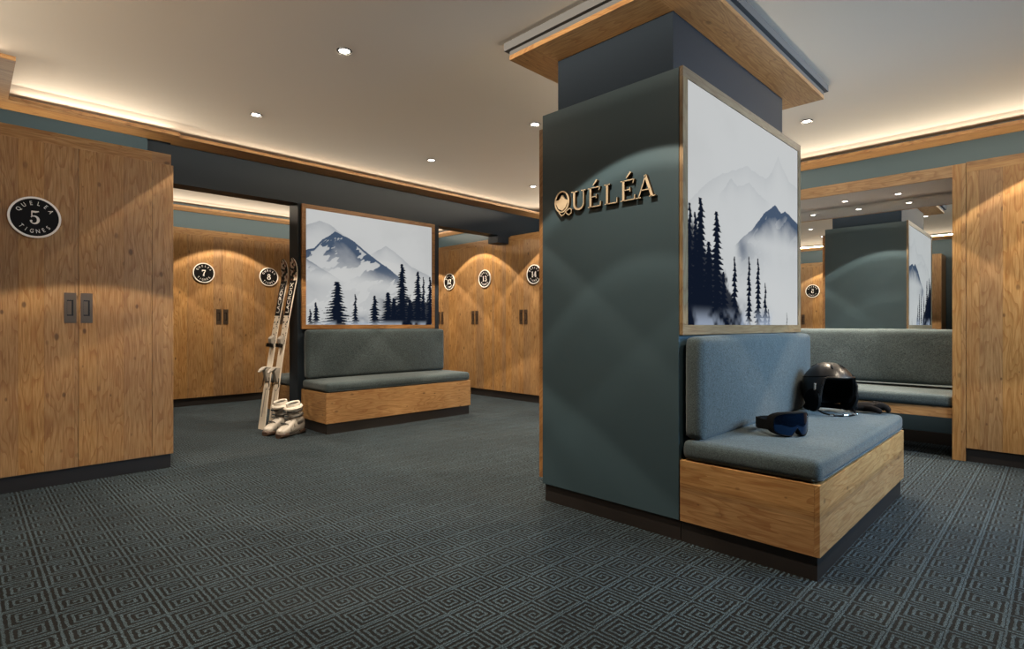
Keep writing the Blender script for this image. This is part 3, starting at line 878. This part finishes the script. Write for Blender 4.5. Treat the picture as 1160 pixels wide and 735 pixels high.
for (x, y, lab, k) in (
    (1.575, 2.958, 'recessed downlight highest in view on the open ceiling, left of the column', 1.0),
    (1.578, 4.33, 'recessed downlight above locker 5 and the room entrance to the far bay', 1.1),
    (3.215, 4.32, 'recessed downlight above the far bench and mountain picture', 1.0),
    (3.225, 2.965, 'recessed downlight touching the left edge of the column head', 1.0),
    (4.681, 1.412, 'recessed downlight right of the column neck', 0.9),
    (4.655, 4.31, 'recessed downlight in front of locker 14, left of the column', 1.0),
    (4.67, 2.96, 'recessed downlight behind the column, before the lockers', 1.0),
    (1.575, 1.41, 'recessed downlight above the logo side of the column, over the frame top', 1.0),
    (1.575, -0.09, 'recessed downlight over the carpet in front of the column bench', 0.12),
    (4.675, -0.09, 'recessed downlight by the lockers at the far right', 0.7),
    (3.2, -0.09, 'recessed downlight over the front of the column bench', 0.08),
    (0.6, 3.05, 'extra recessed downlight added out of view in front of locker 5', 0.8)):  # last one is an extra, off the grid, added for brightness at locker 5
    downlight(x, y, ZC, lab, GM, PW * k)
for i, (x, y, lab) in enumerate(((2.37, 6.95, 'recessed downlight in the far bay before locker 7'), (4.62, 5.82, 'recessed downlight in the far bay before locker 13'),
                  (4.4, 6.95, 'recessed downlight in the far bay corner before locker 12'), (0.9, 6.95, 'recessed downlight in the far bay hidden behind locker 5'))):
    downlight(x, y, ZC, lab, GM, 115, 91 if i else 94)
GN = 'small downlights in the niche ceiling'
for (y, lab) in ((0.97, 'small downlight in the niche ceiling closest to the oak jamb'), (1.363, 'small downlight in the niche ceiling, second from the jamb'),
                 (1.757, 'small downlight in the niche ceiling beside the picture edge'), (2.15, 'small downlight in the niche ceiling hidden behind the column picture')):
    downlight(5.554, y, 2.103, lab, GN, 7, 100, inner=0.0, scale=0.72, col=NEUT)

# ================================================================= COVE LEDS, ADDED STRIP UNDER NICHE BENCH
def strip(x0, x1, y0, y1, dirv, power, tilt=20, z=ZS + 0.045):
    ld = bpy.data.lights.new('strip_lamp', 'AREA'); ld.shape = 'RECTANGLE'
    Lx = max(x1 - x0, y1 - y0); ld.size = Lx; ld.size_y = 0.03
    ld.energy = power * Lx; ld.color = (1.0, 0.84, 0.63)
    ld.use_nodes = True; nt = ld.node_tree
    fo = nt.nodes.new('ShaderNodeLightFalloff'); fo.inputs['Strength'].default_value = 1.0; fo.inputs['Smooth'].default_value = 0.0
    nt.links.new(fo.outputs['Linear'], nt.nodes['Emission'].inputs['Strength'])
    o = bpy.data.objects.new('strip_lamp', ld); COL.objects.link(o)
    o.location = ((x0 + x1) / 2, (y0 + y1) / 2, z)
    d = Vector(dirv).normalized() * math.cos(math.radians(tilt)) + Vector((0, 0, 1)) * math.sin(math.radians(tilt))
    zax = -d
    xax = Vector((1, 0, 0)) if (x1 - x0) > (y1 - y0) else Vector((0, 1, 0))
    yax = zax.cross(xax).normalized()
    o.matrix_world = Matrix(((xax.x, yax.x, zax.x, o.location.x), (xax.y, yax.y, zax.y, o.location.y), (xax.z, yax.z, zax.z, o.location.z), (0, 0, 0, 1)))
    return o
CP = 14.0
# uplights on top of the lockers and on the ledge of the column
def up(x0, x1, y0, y1, power, z):
    o = strip(x0, x1, y0, y1, (1, 0, 0) if x1 - x0 < .01 else (0, 1, 0), power, 90, z); o.data.color = (1.0, 0.86, 0.66); o.data.size_y = 0.02; return o
UP = 7.0
up(5.66, 5.66, -1.3, 5.2, UP, 2.21); up(5.66, 5.66, 5.5, 8.0, UP, 2.21); up(-0.2, 1.0, 5.10, 5.10, UP * 1.3, 2.21); up(-0.5, 5.1, 8.07, 8.07, UP, 2.21); up(-0.45, -0.45, 1.6, 4.3, UP, 2.21)
up(2.37, 2.37, 1.3, 2.05, 2.2, 2.20); up(2.42, 3.85, 1.285, 1.275, 2.2, 2.20); up(3.9, 3.9, 1.3, 2.05, 2.2, 2.20); up(2.42, 3.85, 2.062, 2.062, 2.2, 2.20)
o = strip(5.62, 5.62, NY0 + .05, NY1 - .05, (1, 0, 0), 2.2, -15, 0.290); o.data.color = (1.0, .92, .8)  # strip added under the niche bench to brighten the wall behind
strip(5.70, 5.70, -1.3, 5.0, (-1, 0, 0), CP)
strip(0.25, 1.2, 5.12, 5.12, (0, -1, 0), CP * 1.6)
strip(1.25, 5.5, 5.15, 5.15, (0, -1, 0), CP * 0.7)
strip(-0.45, -0.45, -1.2, 4.2, (1, 0, 0), CP)
strip(-0.2, 0.15, 4.35, 4.35, (0, -1, 0), CP)
strip(5.70, 5.70, 5.7, 7.9, (-1, 0, 0), CP)
strip(-0.3, 5.5, 8.08, 8.08, (0, -1, 0), CP)
strip(-0.3, 5.5, 5.54, 5.54, (0, 1, 0), CP * .7)

# cool area lamp added for inferred daylight behind the camera; wall has no opening
ld = bpy.data.lights.new('daylight', 'AREA'); ld.shape = 'RECTANGLE'; ld.size = 2.0; ld.size_y = 2.0; ld.energy = 105; ld.color = (0.47, 0.73, 1.0); ld.spread = math.radians(95)
o = bpy.data.objects.new('daylight', ld); COL.objects.link(o); o.location = (3.5, -1.42, 1.3); o.rotation_euler = (math.radians(74), 0, 0)

#<<P
# ================================================================= SKIS
def speck(name, c1, c2, c3, scale, th):
    t = NT(name); o = t.obj()
    v = t.n('ShaderNodeTexVoronoi'); v.inputs['Scale'].default_value = scale; t.l(o, v.inputs['Vector'])
    r = t.sep(v.outputs['Color'])
    c = t.mix(t.math('GREATER_THAN', r[0], th), c1, c2)
    c = t.mix(t.math('GREATER_THAN', r[1], 0.78), c, c3)
    t.l(c, t.b.inputs['Base Color']); t.b.inputs['Roughness'].default_value = 0.3
    return t.m
M['ski_white'] = flat('ski_cream', srgb(214, 204, 190), 0.35)
M['ski_black'] = flat('ski_black', srgb(14, 13, 13), 0.3)
M['ski_print'] = speck('ski_tip_print', srgb(20, 18, 17), srgb(196, 182, 166), srgb(120, 82, 66), 46.0, 0.52)
M['ski_dots'] = speck('ski_dots', srgb(216, 206, 192), srgb(34, 30, 28), srgb(216, 206, 192), 60.0, 0.70)
M['grey_plastic'] = flat('grey_plastic', srgb(150, 144, 136), 0.4)

def make_ski(loc, top, label, lean_y):
    """loc = tail on the floor, top = tip"""
    Ls = 1.66
    root = empty('ski', loc, label, 'ski', 'pair of skis leaning on the partition')
    d = (Vector(top) - Vector(loc)); d.normalize()
    Yr = Vector((-0.30, 0.95, 0)); Z = d; Y = Yr - d * d.dot(Yr); Y.normalize(); X = Y.cross(Z)
    root.matrix_world = Matrix(((X.x, Y.x, Z.x, loc[0]), (X.y, Y.y, Z.y, loc[1]), (X.z, Y.z, Z.z, loc[2]), (0, 0, 0, 1)))
    def xo(z):
        t = z / Ls
        return -0.018 * math.sin(PI * min(t / 0.9, 1)) - (0.055 * ((t - 0.86) / 0.14) ** 2 if t > 0.86 else 0) + (-0.004 * ((0.05 - t) / .05) ** 2 if t < .05 else 0)
    def hw(z):
        t = z / Ls
        w = 0.036 + 0.010 * ((t - 0.45) / 0.45) ** 2
        if t > 0.93: w *= math.sqrt(max(0.02, 1 - ((t - 0.93) / 0.071) ** 2))
        if t < 0.02: w *= 0.85 + 7.5 * t
        return w
    N = 84
    bands = ((0.0, 0.80, 0), (0.80, 1.10, 1), (1.10, 1.45, 2), (1.45, 1.661, 3))
    zs = sorted(set([i * Ls / N for i in range(N + 1)] + [0.80, 1.10, 1.45]))
    bm = bmesh.new(); R = []
    for z in zs:
        w = hw(z); x = xo(z); th = 0.011 if 0.1 < z / Ls < 0.85 else 0.008
        R.append([bm.verts.new((x - th, -w * .94, z)), bm.verts.new((x - th, w * .94, z)), bm.verts.new((x, w, z)), bm.verts.new((x, -w, z))])
    for i in range(len(R) - 1):
        zm = (zs[i] + zs[i + 1]) / 2
        mi = [b[2] for b in bands if b[0] <= zm < b[1]][0]
        for k in range(4):
            f = bm.faces.new((R[i][k], R[i][(k + 1) % 4], R[i + 1][(k + 1) % 4], R[i + 1][k]))
            f.material_index = mi if k == 0 else (0 if k in (1, 3) else 2)
    bm.faces.new(R[0][::-1]); bm.faces.new(R[-1])
    m = MB(); m.bm.free(); m.bm = bm
    bl = m.build('blade', [M['ski_white'], M['ski_dots'], M['ski_black'], M['ski_print']], root)
    mb = MB()
    def tf(x, y, z):
        zz = 1.275 + x; return (xo(zz) - 0.0125 - z, y, zz)
    add_text(mb, 'LACROIX', 0.058, 0.001, tf, sx=1.22)
    mb.build('lettering', M['white'], bl)
    # fine printed line down the tail
    mb = MB(); mb.box(xo(.4) - .0135, xo(.4) - .010, -0.006, 0.006, .12, .40); mb.build('stripe', M['grey_plastic'], bl)
    # toe and heel bindings
    x0 = xo(0.85) - 0.011
    mb = MB()
    mb.loft([[(x0 + a, b, c) for a, b in ((0, -.03), (0, .03), (-h, .022), (-h, -.022))] for c, h in ((0.80, .012), (0.83, .034), (0.87, .045), (0.90, .02))])
    tp = mb.build('toe_binding', M['grey_plastic'], root, smooth=False, bevel=.003)
    mb = MB(); mb.box(x0 - .05, x0 - .012, -.03, -.016, .79, .825); mb.box(x0 - .05, x0 - .012, .016, .03, .79, .825); mb.build('toe_wings', M['ski_black'], tp, bevel=.003)
    mb = MB()
    x1 = xo(.5) - 0.011
    mb.loft([[(x1 + a, b, c) for a, b in ((0, -.03), (0, .03), (-h, .02), (-h, -.02))] for c, h in ((0.46, .012), (0.50, .03), (0.56, .055), (0.60, .03))])
    hp = mb.build('heel_binding', M['grey_plastic'], root, bevel=.004)
    mb = MB()
    mb.loft([[(x1 + a - sx, b, c) for a, b in ((-.002, -w), (-.002, w), (-.022, w * .7), (-.022, -w * .7))] for c, sx, w in ((0.60, .02, .024), (0.59, .05, .027), (0.565, .075, .026), (0.54, .090, .018))])
    mb.build('heel_lever', M['grey_plastic'], hp, bevel=.004)
    mb = MB(); mb.tube([(x1 - .01, -.038, .50), (x1 - .005, -.045, .42), (x1 - .03, -.047, .38)], .004, 6); mb.tube([(x1 - .01, .038, .50), (x1 - .005, .045, .42), (x1 - .03, .047, .38)], .004, 6)
    mb.build('brake', M['ski_black'], hp)
    return root
make_ski((2.03, 5.425, 0.0), (2.285, 5.43, 1.64), 'cream and black ski leaning on the partition, the one on the left', 0)
make_ski((2.066, 5.285, 0.0), (2.31, 5.275, 1.645), 'cream and black ski leaning on the partition, the one nearer the picture', 0)

# ================================================================= SKI BOOTS
M['boot'] = flat('boot_shell', srgb(158, 152, 144), 0.35)
M['boot_grey'] = flat('boot_grey', srgb(64, 61, 58), 0.45)
M['boot_brown'] = flat('boot_toe_rubber', srgb(66, 50, 40), 0.5)
M['liner'] = flat('boot_liner', srgb(206, 200, 190), 0.8)
def make_boot(loc, rz, label, sc):
    b = empty('ski_boot', loc, label, 'ski boot', 'pair of ski boots by the partition', rz); b.scale = (sc,) * 3
    n = 20
    def sec(x, w, z0, z1):
        r = []
        for k in range(n):
            a = 2 * PI * k / n
            c, s = math.cos(a), math.sin(a)
            r.append((x, w * math.copysign(abs(c) ** 0.7, c), (z0 + z1) / 2 + (z1 - z0) / 2 * math.copysign(abs(s) ** 0.7, s)))
        return r
    mb = MB()
    mb.loft([sec(-.118, .020, .03, .10), sec(-.11, .036, .022, .145), sec(-.08, .043, .02, .16), sec(-.03, .044, .02, .165), sec(.01, .045, .02, .15), sec(.05, .049, .02, .118), sec(.09, .051, .02, .092), sec(.12, .048, .02, .078), sec(.142, .040, .02, .066), sec(.152, .024, .025, .055)])
    sh = mb.build('shell', M['boot'], b, smooth=True)
    # overlap flaps on the instep
    mb = MB()
    for (x, z, w, an) in ((.035, .128, .040, -.65), (.078, .102, .043, -.5)):
        for sgn in (1,):
            pts = [(x - .010 * math.cos(t) , w * 1.12 * math.cos(t), z - .055 + .062 * math.sin(t)) for t in [i * PI / 12 for i in range(13)]]
            mb.tube(pts, .006, 6, flatten=.6)
    mb.build('buckle_strap', M['boot_grey'], sh, smooth=True)
    for (x, z) in ((.035, .135), (.078, .108)):
        mb = MB(); mb.box(x - .009, x + .009, -.046, -.002, z - .004, z + .006); o = mb.build('buckle', M['chrome'], sh, bevel=.002)
    def csec(z, x, rx, ry):
        return [(x + rx * math.cos(2 * PI * k / n), ry * math.sin(2 * PI * k / n), z + 0.010 * math.cos(2 * PI * k / n) * -1) for k in range(n)]
    mb = MB()
    mb.loft([csec(.095, -.045, .070, .050), csec(.13, -.042, .068, .052), csec(.17, -.032, .062, .051), csec(.215, -.020, .064, .054), csec(.245, -.012, .068, .057)], cap=False)
    cu = mb.build('cuff', M['boot'], b, smooth=True); so = cu.modifiers.new('s', 'SOLIDIFY'); so.thickness = .005
    for z, x, rx, ry in ((.165, -.033, .067, .056), (.205, -.022, .068, .058)):
        mb = MB(); mb.tube([(x + rx * math.cos(t), ry * math.sin(t), z - .01 * math.cos(t)) for t in [i * 2 * PI / 24 for i in range(25)]], .0075, 6, flatten=1.2); st = mb.build('cuff_strap', M['boot_grey'], cu, smooth=True)
        mb = MB(); mb.box(x + rx - .03, x + rx + .006, -.05, -.008, z - .014, z + .002); mb.build('buckle', M['chrome'], cu, bevel=.002)
        mb = MB(); mb.box(x - .03, x + .02, -ry - .012, -ry + .002, z - .008, z + .006); mb.build('buckle', M['chrome'], cu, bevel=.002)
    mb = MB(); mb.tube([(-.012 + .070 * math.cos(t), .060 * math.sin(t), .232 - .01 * math.cos(t)) for t in [i * 2 * PI / 24 for i in range(25)]], .012, 6, flatten=1.3)
    mb.build('power_strap', M['liner'], cu, smooth=True)
    mb = MB()
    mb.loft([csec(.22, -.016, .060, .050), csec(.262, -.008, .062, .051), csec(.274, -.006, .060, .049), csec(.268, -.006, .050, .040), csec(.20, -.016, .046, .036)], cap=True)
    ln = mb.build('liner', M['liner'], b, smooth=True)
    mb = MB(); mb.loft([csec(.255, -.006, .0485, .0385), csec(.2605, -.006, .0485, .0385)]); mb.build('opening', M['black'], ln)
    mb = MB(); mb.loft([sec(.092, .053, .0, .045), sec(.12, .051, .0, .050), sec(.148, .043, .0, .047), sec(.162, .028, .0, .034)]); mb.build('toe_sole', M['boot_brown'], b, smooth=True)
    mb = MB(); mb.loft([sec(-.13, .030, .0, .035), sec(-.11, .042, .0, .045), sec(-.05, .043, .0, .040)]); mb.build('heel_sole', M['boot_brown'], b, smooth=True)
    mb = MB(); mb.box(-.05, .092, -.036, .036, .008, .03); mb.build('midsole', M['boot_grey'], b, bevel=.004)
    return b
make_boot((2.125, 4.955, 0), math.radians(-155), 'white ski boot with brown toe, the nearer one of the pair', 1.08)
make_boot((2.085, 5.140, 0), math.radians(-158), 'white ski boot with brown toe, beside the ski tails', 1.08)

# ================================================================= HELMET
M['helmet'] = flat('helmet_gloss', srgb(26, 20, 16), 0.36, 0.3, Coat_Weight=0.25, Coat_Roughness=0.25)
M['matt_black'] = flat('matt_black', srgb(6, 6, 7), 0.75, 0.0, Specular_IOR_Level=0.2)
M['rubber'] = flat('soft_black', srgb(9, 9, 10), 0.8, 0.0, Specular_IOR_Level=0.1)
M['glove'] = flat('glove_leather', srgb(22, 17, 14), 0.9, 0.0, Specular_IOR_Level=0.12)
def make_helmet(loc, rz):
    h = empty('ski_helmet', loc, 'glossy black ski helmet at the far end of the column bench', 'helmet', None, rz)
    A, B, C, zc = .156, .136, .168, .135
    def low(az):
        a = abs(az)
        face = 1 - min(1, max(0, (a - 48) / 20)); face = face * face * (3 - 2 * face)
        back = min(1, max(0, (a - 95) / 50))
        return face * 30 + (1 - face) * (-34 - 12 * back)
    NA, NE = 72, 18
    def pt(az, el, k=1.0):
        a, e = math.radians(az), math.radians(el)
        x = math.cos(e) * math.cos(a); y = math.cos(e) * math.sin(a); z = math.sin(e)
        return (A * k * x - (0.012 if x < 0 else 0) * abs(x), B * k * y * (1 + .04 * z), zc + C * k * z * (1.0 if z > 0 else .82))
    bm = bmesh.new(); top = bm.verts.new(pt(0, 90)); rows = []
    for j in range(1, NE + 1):
        rows.append([bm.verts.new(pt(i * 360 / NA - 180, 90 - (90 - low(i * 360 / NA - 180)) * j / NE)) for i in range(NA)])
    for i in range(NA):
        k = (i + 1) % NA
        bm.faces.new((top, rows[0][i], rows[0][k]))
        for j in range(NE - 1): bm.faces.new((rows[j][i], rows[j + 1][i], rows[j + 1][k], rows[j][k]))
    m = MB(); m.bm.free(); m.bm = bm
    sh = m.build('shell', [M['helmet'], M['matt_black']], h, smooth=True, angle=60)
    s = sh.modifiers.new('s', 'SOLIDIFY'); s.thickness = .022; s.offset = -1; s.material_offset = 1; s.material_offset_rim = 1
    # brow edge trim
    mb = MB(); mb.tube([pt(a, low(a) + 1.0, 1.012) for a in range(-70, 71, 5)], .007, 8, flatten=.7); mb.build('brow_trim', M['helmet'], h, smooth=True)
    # raised crest line over the crown, splitting upper shell from lower
    mb = MB(); mb.tube([pt(a, 30 + 6 * math.cos(math.radians(a)), 1.004) for a in list(range(38, 323, 6))], .0035, 6); mb.build('shell_seam', M['matt_black'], sh, smooth=True)
    for az, el in ((-28, 62), (28, 62), (-150, 58), (150, 58)):
        mb = MB(); c = Vector(pt(az, el, .998)); t = (Vector(pt(az, el + 8, .998)) - c)
        mb.tube([c - t, c, c + t], [.004, .008, .004], 8, flatten=.8); mb.build('vent', M['matt_black'], sh, smooth=True)
    for sg in (-1, 1):
        n = 18
        rings = []
        for q, (k, yo) in enumerate(((.75, .104), (1.0, .112), (1.0, .128), (.8, .138), (.35, .141))):
            ring = []
            for i in range(n):
                a = 2 * PI * i / n
                ring.append((.020 + .062 * k * math.cos(a) + .012 * math.sin(a), sg * (yo - .012 * (math.sin(a) < 0) * abs(math.sin(a))), .088 + .072 * k * math.sin(a)))
            rings.append(ring)
        mb = MB(); mb.loft(rings); mb.build('ear_pad', M['rubber'], h, smooth=True)
        mb = MB(); mb.box(.045, .056, sg * .128 - .006, sg * .128 + .006, .125, .185); mb.build('goggle_clip', M['grey_plastic'], h, bevel=.003)
    mb = MB()
    pts = [(.05, -.118, .035), (.085, -.105, .018), (.118, -.07, .0065), (.132, -.02, .005), (.130, .03, .005), (.112, .075, .0065), (.082, .105, .018), (.05, .118, .035)]
    mb.tube(pts, .0048, 8, flatten=1.0); cs = mb.build('chin_strap', M['rubber'], h, smooth=True)
    for i, (x, y, z, r) in enumerate(((.118, -.07, .009, .6), (.131, .0, .008, 0), (.112, .075, .009, -.6))):
        mb = MB(); mb.box(-.009, .009, -.014, .014, -.005, .006); o = mb.build('strap_buckle', M['chrome'], cs, bevel=.002); o.location = (x, y, z); o.rotation_euler = (0, 0, r)
    # fleece roll at the neck
    mb = MB(); mb.tube([(-.128 * math.cos(t), .112 * math.sin(t), .032) for t in [(-75 + i * 10) * PI / 180 for i in range(16)]], .017, 8); mb.build('neck_roll', M['rubber'], h, smooth=True)
    return h
make_helmet((3.64, 0.978, 0.4765), math.atan2(-.80, -.60))

# ================================================================= GOGGLES
M['lens'] = flat('blue_mirror_lens', srgb(36, 62, 100), 0.05, 0.95)
def make_goggles(loc, rz):
    g = empty('ski_goggles', loc, 'black ski goggles with a blue mirrored lens lying on the bench', 'goggles', None, rz)
    g.scale = (1.08,) * 3
    HW, HH = .090, .047
    def outl(k=1.0, grow=0.0):
        P = []
        n = 64
        for i in range(n):
            a = 2 * PI * i / n; c, s = math.cos(a), math.sin(a)
            y = (HW + grow) * math.copysign(abs(c) ** .55, c); z = (HH + grow) * math.copysign(abs(s) ** .6, s)
            if s < 0: z += (.034) * math.exp(-(y / .017) ** 2)
            P.append((y * k, z * k))
        return P
    def cx(y): return -(y * y) / (2 * .105) + .0
    zc = HH + .006
    mb = MB()
    o1, o2 = outl(), outl(1, .007)
    R = [[(cx(y) - .002, y, z + zc) for y, z in o1], [(cx(y) + .003, y, z + zc) for y, z in outl(1, .002)], [(cx(y), y, z + zc) for y, z in o2], [(cx(y) - .032, y * .97, z * .95 + zc) for y, z in o2], [(cx(y) - .034, y * .88, z * .85 + zc) for y, z in o1], [(cx(y) - .002, y * .97, z * .97 + zc) for y, z in o1]]
    mb.loft(R, cap=False); mb.build('frame', M['rubber'], g, smooth=True)
    # lens as a vertical strip grid following the outline
    mb = MB(); n = len(o1); q = n // 4
    cols = []
    for i in range(0, n // 2 + 1):
        up = o1[i % n]; dn = o1[(-i) % n]
        cols.append((up, dn))
    vs = []
    for up, dn in cols:
        vs.append([mb.bm.verts.new((cx(up[0] * (1 - t) + dn[0] * t) + .001 + .004 * math.sin(PI * t), up[0] * (1 - t) + dn[0] * t, zc + up[1] * (1 - t) + dn[1] * t)) for t in [k / 8 for k in range(9)]])
    for i in range(len(vs) - 1):
        for k in range(8):
            try: mb.bm.faces.new((vs[i][k], vs[i][k + 1], vs[i + 1][k + 1], vs[i + 1][k]))
            except ValueError: pass
    bmesh.ops.remove_doubles(mb.bm, verts=mb.bm.verts, dist=1e-5)
    mb.build('lens', M['lens'], g, smooth=True)
    # strap loop
    N = 40; rings = []
    for i in range(N + 1):
        t = i / N; a = PI * t
        y = .092 * math.cos(a) * (1 - .08 * math.sin(a)); x = -.055 - .150 * math.sin(a) ** .7
        dy, dx = math.sin(a), -math.cos(a)
        w = .0215 + .004 * math.sin(a)
        zz = .046 - .012 * math.sin(a)
        nx, ny = (math.sin(a) * -1, math.cos(a))
        rings.append([(x, y, zz - w), (x, y, zz + w), (x + nx * .0022, y + ny * .0022, zz + w), (x + nx * .0022, y + ny * .0022, zz - w)])
    mb = MB(); mb.loft(rings); st = mb.build('strap', M['rubber'], g, smooth=False)
    mb = MB(); mb.box(-.012, .012, -.002, .003, -.025, .025); o = mb.build('strap_slider', M['matt_black'], st, bevel=.001); o.location = (-.185, -.045, .036); o.rotation_euler = (0, 0, math.radians(60 + 180))
    return g
make_goggles((2.745, 0.868, 0.480), math.atan2(-.87, -.49))

# ================================================================= GLOVE
def make_glove(loc, rz):
    g = empty('ski_glove', loc, 'dark leather ski glove lying beside the helmet', 'glove', None, rz)
    n = 14
    def s(x, w, z0, z1, y=0):
        return [(x, y + w * math.cos(2 * PI * k / n), (z0 + z1) / 2 + (z1 - z0) / 2 * math.sin(2 * PI * k / n)) for k in range(n)]
    mb = MB(); mb.loft([s(-.085, .036, .004, .042), s(-.06, .033, .004, .042), s(-.04, .037, .003, .044), s(-.01, .044, .002, .046), s(.02, .045, .004, .044), s(.038, .040, .008, .038)])
    mb.build('hand', M['glove'], g, smooth=True)
    mb = MB(); mb.loft([s(-.102, .041, .002, .048), s(-.098, .043, .001, .050), s(-.075, .040, .002, .048), s(-.07, .034, .006, .042)]); mb.build('cuff', M['rubber'], g, smooth=True)
    for i, (y, L, spread) in enumerate(((.033, .060, .22), (.011, .070, .06), (-.012, .066, -.08), (-.034, .052, -.25))):
        c, sn = math.cos(spread), math.sin(spread)
        pts = [(.018, y, .026), (.04, y + sn * .01, .033), (.04 + L * .4 * c, y + sn * L * .4, .034), (.04 + L * .7 * c, y + sn * L * .75, .024), (.04 + L * .92 * c, y + sn * L, .0125), (.04 + L * .98 * c, y + sn * L * 1.05, .0105)]
        mb = MB(); mb.tube(pts, [.0130, .0150, .0125, .0140, .0115, .006], 10); mb.build('finger', M['glove'], g, smooth=True)
    g.scale = (1.0, 1.05, 1.35)
    mb = MB(); mb.tube([(-.03, -.03, .022), (-.005, -.052, .022), (.018, -.066, .018), (.036, -.070, .0125), (.042, -.071, .011)], [.012, .0135, .013, .011, .005], 10); mb.build('thumb', M['glove'], g, smooth=True)
    return g
make_glove((3.845, 0.815, 0.4775), math.atan2(-.80, .45))
#P>>

# ================================================================= WORLD, CAMERA
w = bpy.data.worlds.new('world'); scn.world = w; w.use_nodes = True
w.node_tree.nodes['Background'].inputs[0].default_value = (0.3, 0.35, 0.4, 1); w.node_tree.nodes['Background'].inputs[1].default_value = 0.05
cam = bpy.data.cameras.new('camera'); co = bpy.data.objects.new('camera', cam); COL.objects.link(co)
cam.sensor_width = 36.0; cam.lens = 622.44 / 1160 * 36.0; cam.clip_start = 0.02
cam.shift_y = (368.19 - 367.5) / 1160
co.location = (0, 0, 1.0); co.rotation_euler = (PI / 2, 0, -PI / 4)
scn.camera = co
scn.view_settings.view_transform = 'Standard'; scn.view_settings.look = 'None'
scn.view_settings.exposure = 0.0; scn.view_settings.gamma = 1.0; scn.view_settings.use_curve_mapping = False
